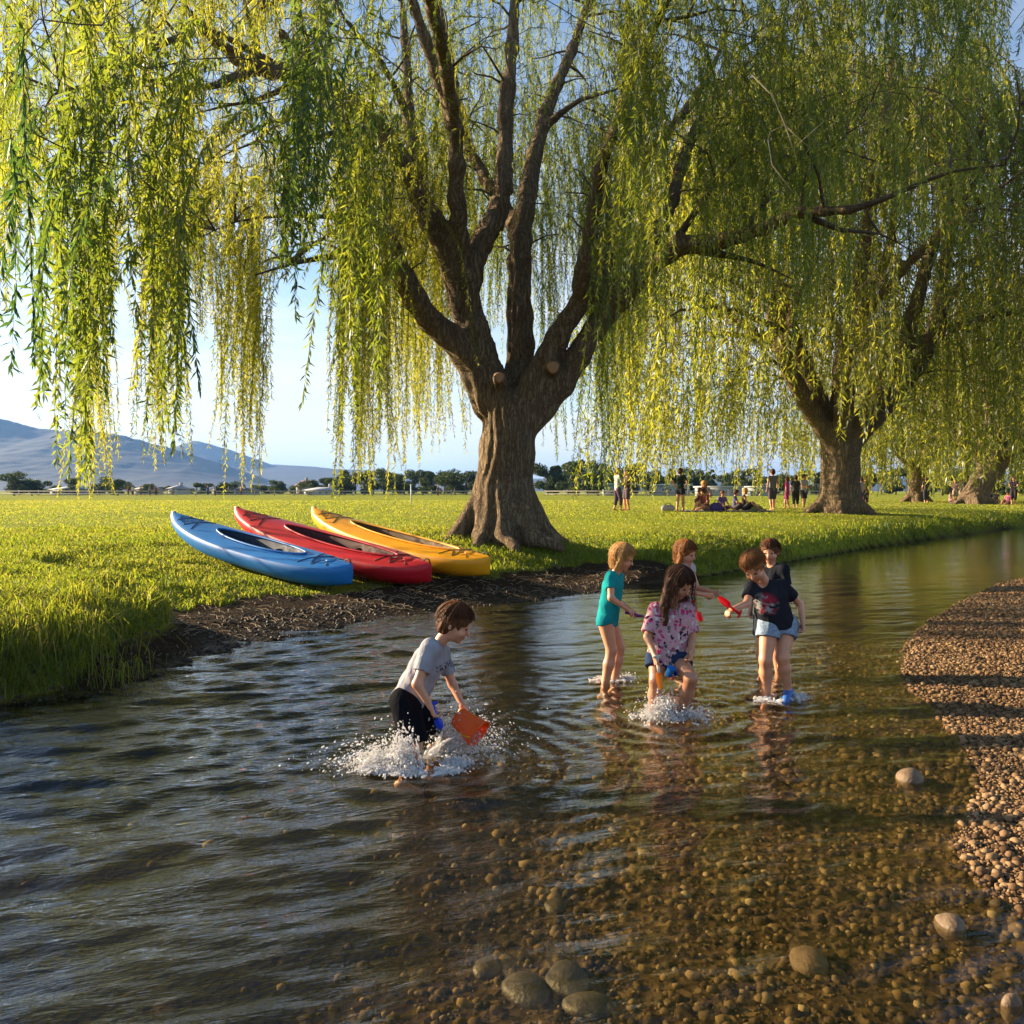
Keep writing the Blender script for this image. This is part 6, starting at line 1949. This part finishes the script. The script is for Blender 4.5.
# rail fence at the far side of the field
def rail_fence(x0, x1, y, label):
    a, b = P(x0, 495, y), P(x1, 495, y); root = empty('fence', (a[0], y, .62), label, 'fence')
    fm = simple('weathered_rail', (.38, .34, .28), .8, .2, 2)
    mb = MB()
    for z in (.35, .8): mb.box(((b[0] - a[0]) / 2, 0, z), (b[0] - a[0], .06, .14))
    mb.build('rail', fm, root, smooth=False)
    x = 0
    while x < b[0] - a[0]:
        mb = MB(); mb.box((x, .06, .45), (.12, .06, 1.1)); mb.build('post', fm, root, smooth=False); x += 3.2
rail_fence(-60, 480, 140, 'long low rail fence running along the far left side of the field')
rail_fence(545, 830, 135, 'low rail fence along the far side of the field right of the big willow')
mb = MB(); c = P(411, 504, 50); mb.tube([[0, 0, 0], [0, 0, 1.15]], [.035, .03], 8); mb.ell((0, 0, 1.16), (.05, .05, .03))
o = mb.build('marker_post', simple('white_post', (.7, .7, .68), .5)); o.location = (c[0], 50, .65); tag(o, 'thin white marker post standing alone in the field left of the big willow', 'post')

# ---------------------------------------------------------------- people in the park
CL = lambda n, c: cloth_mat(n, c, None, 0.1)
SK = [M_SKIN, M_SKIN2]
HR = [H_DARK, H_BROWN, H_BLOND]
pcount = 0


def park_person(px, y, hgt, face, label, topc, botc, hairm=0, arms='down', gait=.03, shortf=.85, bend=0.0, pose='stand', sleeve=.6, hair='short', group='people in the park'):
    global pcount
    pcount += 1
    c = P(px, 511, y); c[2] = tz(c[0], c[1]) ; c = V3(c[0], y, c[2])
    s_ = hgt / 1.22
    if pose == 'stand': J = standing(c, hgt, face, arms, bend, .05, gait=gait)
    else:
        f = unit(V3(face[0], face[1], 0)); r = np.cross(f, V3(0, 0, 1)); u = V3(0, 0, 1); k = hgt; J = {}
        hz_ = .08 if pose == 'sit' else .26
        J['hipR'] = c + r * .055 * k + u * hz_ * k; J['hipL'] = c - r * .055 * k + u * hz_ * k
        if pose == 'sit':
            J['knR'] = J['hipR'] + f * .20 * k + u * .14 * k + r * .05 * k; J['knL'] = J['hipL'] + f * .24 * k + u * .06 * k - r * .05 * k
            J['footR'] = J['knR'] + f * .15 * k - u * .17 * k; J['footL'] = J['knL'] + f * .22 * k - u * .09 * k
        else:      # kneeling / crouching
            J['knR'] = J['hipR'] + f * .20 * k - u * .16 * k + r * .04 * k; J['knL'] = J['hipL'] + f * .20 * k - u * .02 * k - r * .04 * k
            J['footR'] = J['knR'] - f * .20 * k - u * .05 * k; J['footL'] = J['knL'] - f * .03 * k - u * .19 * k
        sh = (J['hipR'] + J['hipL']) / 2 + u * .29 * k + f * bend * k
        J['shR'] = sh + r * .1 * k; J['shL'] = sh - r * .1 * k; J['neck'] = sh + u * .035 * k; J['head'] = sh + u * .125 * k + f * (.03 + bend * .4) * k
        for S_, e in (('R', 1), ('L', -1)):
            J['el' + S_] = J['sh' + S_] - u * .14 * k + f * .06 * k + r * e * .04 * k; J['wr' + S_] = J['el' + S_] + f * .13 * k - u * .05 * k - r * e * .02 * k
    # human sized head on an adult: scale of the head is fixed by s, slightly reduced
    return person(J, (face[0], face[1], -.1), label, dict(skin=SK[pcount % 2], hair=HR[hairm], top=CL('shirt_cloth', topc), bottom=CL('trouser_cloth', botc)),
                  hair=hair, h=0.022 if y < 45 else .034, s=s_ * .93, group=group, shortf=shortf, sleeve=sleeve, hands=False, fine=False)


park_person(617.5, 34.2, 1.72, (.8, .3), 'person in a pale jacket and dark trousers, left of the standing pair on the lawn', (.55, .56, .55), (.10, .07, .10), 0, 'front', .06, 1.6, sleeve=1.0)
park_person(627, 34.6, 1.68, (-.8, -.2), 'person in a dark brown coat, right one of the standing pair on the lawn', (.09, .07, .06), (.14, .10, .12), 0, 'front', .03, .95, sleeve=1.0)
park_person(680, 33.6, 1.70, (.6, .7), 'person in a dark green top and shorts standing left of the picnic group', (.025, .035, .03), (.03, .03, .04), 0, 'hips', .05, .45)
park_person(704.5, 35.0, 1.62, (-.3, -.9), 'person sitting upright at the back of the picnic group', (.34, .30, .28), (.2, .15, .12), 1, pose='kneel', hair='bob')
park_person(698, 33.9, 1.62, (.5, -.8), 'person in brown crouching low at the left of the picnic', (.16, .10, .07), (.20, .13, .09), 2, pose='kneel', bend=.12)
park_person(707, 33.3, 1.55, (-.8, -.5), 'person in a red brown top bending over the picnic blanket', (.22, .06, .05), (.30, .20, .14), 0, pose='sit', bend=.08)
park_person(722, 33.8, 1.45, (.3, -.9), 'person in a violet and white top sitting in the middle of the picnic', (.20, .14, .35), (.15, .12, .2), 1, pose='sit')
park_person(735, 34.0, 1.5, (.9, -.3), 'person in a blue top sitting right of the violet and white one', (.12, .12, .30), (.10, .09, .10), 0, pose='sit')
park_person(744, 33.5, 1.62, (.95, -.25), 'person in a dark vest sitting at the right end of the picnic', (.07, .05, .05), (.05, .045, .05), 2, pose='sit', sleeve=0, hair='bob')
park_person(772.5, 35.5, 1.72, (-.3, .9), 'man in a grey vest and dark shorts standing between the picnic and the second willow', (.20, .20, .21), (.10, .08, .11), 0, 'down', .03, .95, sleeve=.2)
park_person(787, 37.5, 1.42, (-.7, .4), 'child in a bright pink top walking left of the second willow', (.50, .06, .22), (.35, .06, .20), 1, 'down', .08, .9, hair='bob')
park_person(795.5, 38.5, 1.50, (.3, .9), 'person in dark olive clothes right of the child in pink', (.07, .07, .06), (.05, .05, .06), 0, 'down', .05, 1.6)
park_person(803.5, 37.0, 1.52, (.5, -.8), 'person in a white top and dark shorts nearest the second willow on its left', (.55, .50, .48), (.06, .05, .07), 0, 'front', .04, .8)
park_person(861, 44.0, 1.5, (-.5, .8), 'person in light clothes just right of the second willow trunk', (.40, .30, .30), (.08, .06, .10), 0, 'down', .03, 1.5)
park_person(865.5, 45.0, 1.6, (.2, .9), 'person in plum clothes right of the light clothed one by the second willow', (.14, .06, .08), (.10, .05, .09), 0, 'down', .03, 1.6)
park_person(926, 56.0, 1.7, (.2, .9), 'person in dark clothes standing just right of the slim upright willow trunk', (.10, .09, .09), (.06, .06, .07), 0, 'down', .02, 1.6)
park_person(955, 60.0, 1.6, (-.4, -.9), 'person in pale pink left of the leaning willow trunk', (.55, .38, .36), (.40, .30, .28), 2, 'front', .03, .9)
park_person(961, 61.0, 1.65, (.4, -.9), 'person in white next to the one in pale pink, left of the leaning willow trunk', (.60, .55, .52), (.45, .35, .30), 0, 'down', .03, .9)
park_person(950, 58.0, 1.4, (.7, -.6), 'child sitting in a light pink shirt left of the leaning willow trunk', (.6, .35, .38), (.35, .2, .2), 0, pose='sit')
park_person(990, 55.0, 1.5, (.4, -.9), 'person sitting in dark blue behind the leaning willow trunk', (.05, .05, .14), (.05, .05, .09), 0, pose='sit')
park_person(996, 60.0, 1.5, (-.5, -.8), 'person sitting in grey right of the leaning willow trunk', (.16, .14, .14), (.08, .07, .09), 1, pose='sit')
park_person(1013.5, 49.0, 1.65, (-.6, -.6), 'woman in dark clothes standing near the right edge of the lawn', (.06, .04, .06), (.05, .04, .05), 0, 'front', .03, 1.4)
park_person(1008, 48.5, 1.35, (-.8, -.5), 'child in a pink jacket sitting at the foot of the woman at the right edge', (.50, .14, .25), (.25, .1, .15), 1, pose='sit')
for i, (px, y) in enumerate(((128, 125), (133, 127), (141, 126), (150, 128), (156, 127), (208, 130), (215, 131), (241, 128), (438, 120))):
    park_person(px, y, 1.6, (rr_.normal(), rr_.normal()), 'tiny far figure on the %s part of the playing field, number %s from the left' % ('far left', ['one', 'two', 'three', 'four', 'five', 'six', 'seven', 'eight', 'nine'][i]) if False else
                ['tiny far figure in red left of the far group on the field', 'tiny far figure in white beside the red one', 'tiny far figure in black amid the far group', 'tiny far figure in grey amid the far group', 'tiny far figure in brown at the right of the far group',
                 'tiny far figure in blue above the middle of the blue kayak', 'tiny far figure in light grey beside the far blue one', 'tiny far figure in orange behind the red kayak tip', 'tiny far figure in navy left of the big willow'][i],
                [(.4, .05, .04), (.6, .6, .58), (.03, .03, .03), (.25, .25, .25), (.2, .12, .08), (.05, .1, .3), (.4, .4, .4), (.5, .2, .05), (.03, .04, .1)][i], (.08, .07, .08), i % 3, shortf=1.5, group='tiny people far out on the field')

# picnic things
def blanket(px, py, y, w_, d_, c, label):
    a = P(px, py, y); z_ = tz(a[0], a[1]) + .05
    nx, ny = 24, 16; X, Y = np.meshgrid(np.linspace(-w_ / 2, w_ / 2, nx), np.linspace(-d_ / 2, d_ / 2, ny)); Z = .015 * fbm(X * 3 + px, Y * 3)
    i = np.arange(X.size).reshape(X.shape); q_ = np.stack([i[:-1, :-1], i[:-1, 1:], i[1:, 1:], i[1:, :-1]], -1).reshape(-1, 4)
    v1 = np.stack([X.ravel(), Y.ravel(), Z.ravel()], 1); v2 = v1 - [0, 0, .012]
    edge = np.concatenate([i[0], i[1:, -1], i[-1, ::-1][1:], i[::-1, 0][1:-1]]); n = X.size
    side = [[edge[k], edge[(k + 1) % len(edge)], edge[(k + 1) % len(edge)] + n, edge[k] + n] for k in range(len(edge))]
    o = mesh_np('picnic_blanket', np.vstack([v1, v2]), [q_, q_[:, ::-1] + n, side], CL('blanket_cloth', c)); o.location = (a[0], a[1], z_); tag(o, label, 'blanket')


blanket(725, 511, 33.6, 3.4, 1.8, (.35, .32, .36), 'grey picnic blanket spread under the seated group')
def bag(px, y, w_, hh, c, label, cat='bag', nm='bag'):
    a = P(px, 511, y); z_ = tz(a[0], a[1]) + .04
    root = empty(nm, (a[0], a[1], z_), label, cat)
    v, q_ = sdf_mesh([('c', V3(-w_ / 2, 0, hh * .4), hh * .42, V3(w_ / 2, 0, hh * .4), hh * .40), ('c', V3(-w_ / 3, 0, hh * .7), hh * .25, V3(w_ / 3, 0, hh * .72), hh * .25)], .02, .1)
    mesh_np('sack', v, [q_], CL('bag_cloth', c), parent=root)
    mb = MB(); mb.tube([[-w_ / 3, 0, hh * .85], [-w_ / 5, 0, hh * 1.2], [w_ / 5, 0, hh * 1.2], [w_ / 3, 0, hh * .85]], .014, 6); mb.build('strap', M_METAL, root)


bag(668, 33.4, .35, .24, (.4, .36, .40), 'pale holdall on the grass left of the person in dark green')
bag(716, 33.2, .25, .34, (.10, .07, .25), 'violet rucksack standing on the picnic blanket')
bag(757, 33.3, .30, .20, (.25, .3, .1), 'small green bag at the right end of the picnic')
bag(982, 56.0, .40, .40, (.06, .06, .25), 'blue bag standing right of the leaning willow trunk')

# pale dead twig hanging in the canopy
mb = MB()
mb.tube([P(752, 75, 8.0), P(772, 95, 8.0), P(785, 125, 8.05), P(797, 160, 8.1)], [.006, .006, .005, .003], 5)
mb.tube([P(785, 125, 8.05), P(800, 140, 8.1), P(812, 149, 8.1)], [.004, .003, .002], 5)
mb.tube([P(768, 140, 8.1), P(772, 165, 8.0), P(795, 195, 8.0)], [.004, .004, .002], 5)
mb.tube([P(797, 145, 8.1), P(812, 132, 8.0), P(824, 121, 8.0)], [.003, .003, .002], 5)
mb.tube([P(785, 125, 8.05), P(770, 132, 8.05), P(768, 140, 8.1)], [.003, .003, .003], 5)
tag(mb.build('dead_branch', simple('dead_wood', (.38, .30, .20), .8, .2, 4)), 'pale bare dead branch caught in the canopy at upper right', 'branch')

# ---------------------------------------------------------------- haze
m, t, out = new_mat('haze')
pv = node(t, 'ShaderNodeVolumePrincipled', Density=0.00010)
pv.inputs['Color'].default_value = (0.22, 0.46, 1.0, 1); pv.inputs['Anisotropy'].default_value = 0.3
t.links.new(pv.outputs[0], out.inputs['Volume'])
mb = MB(); mb.box((0, 2000, 154), (24000, 22000, 334)); hz = mb.build('haze', m, smooth=False)
tag(hz, kind='stuff')
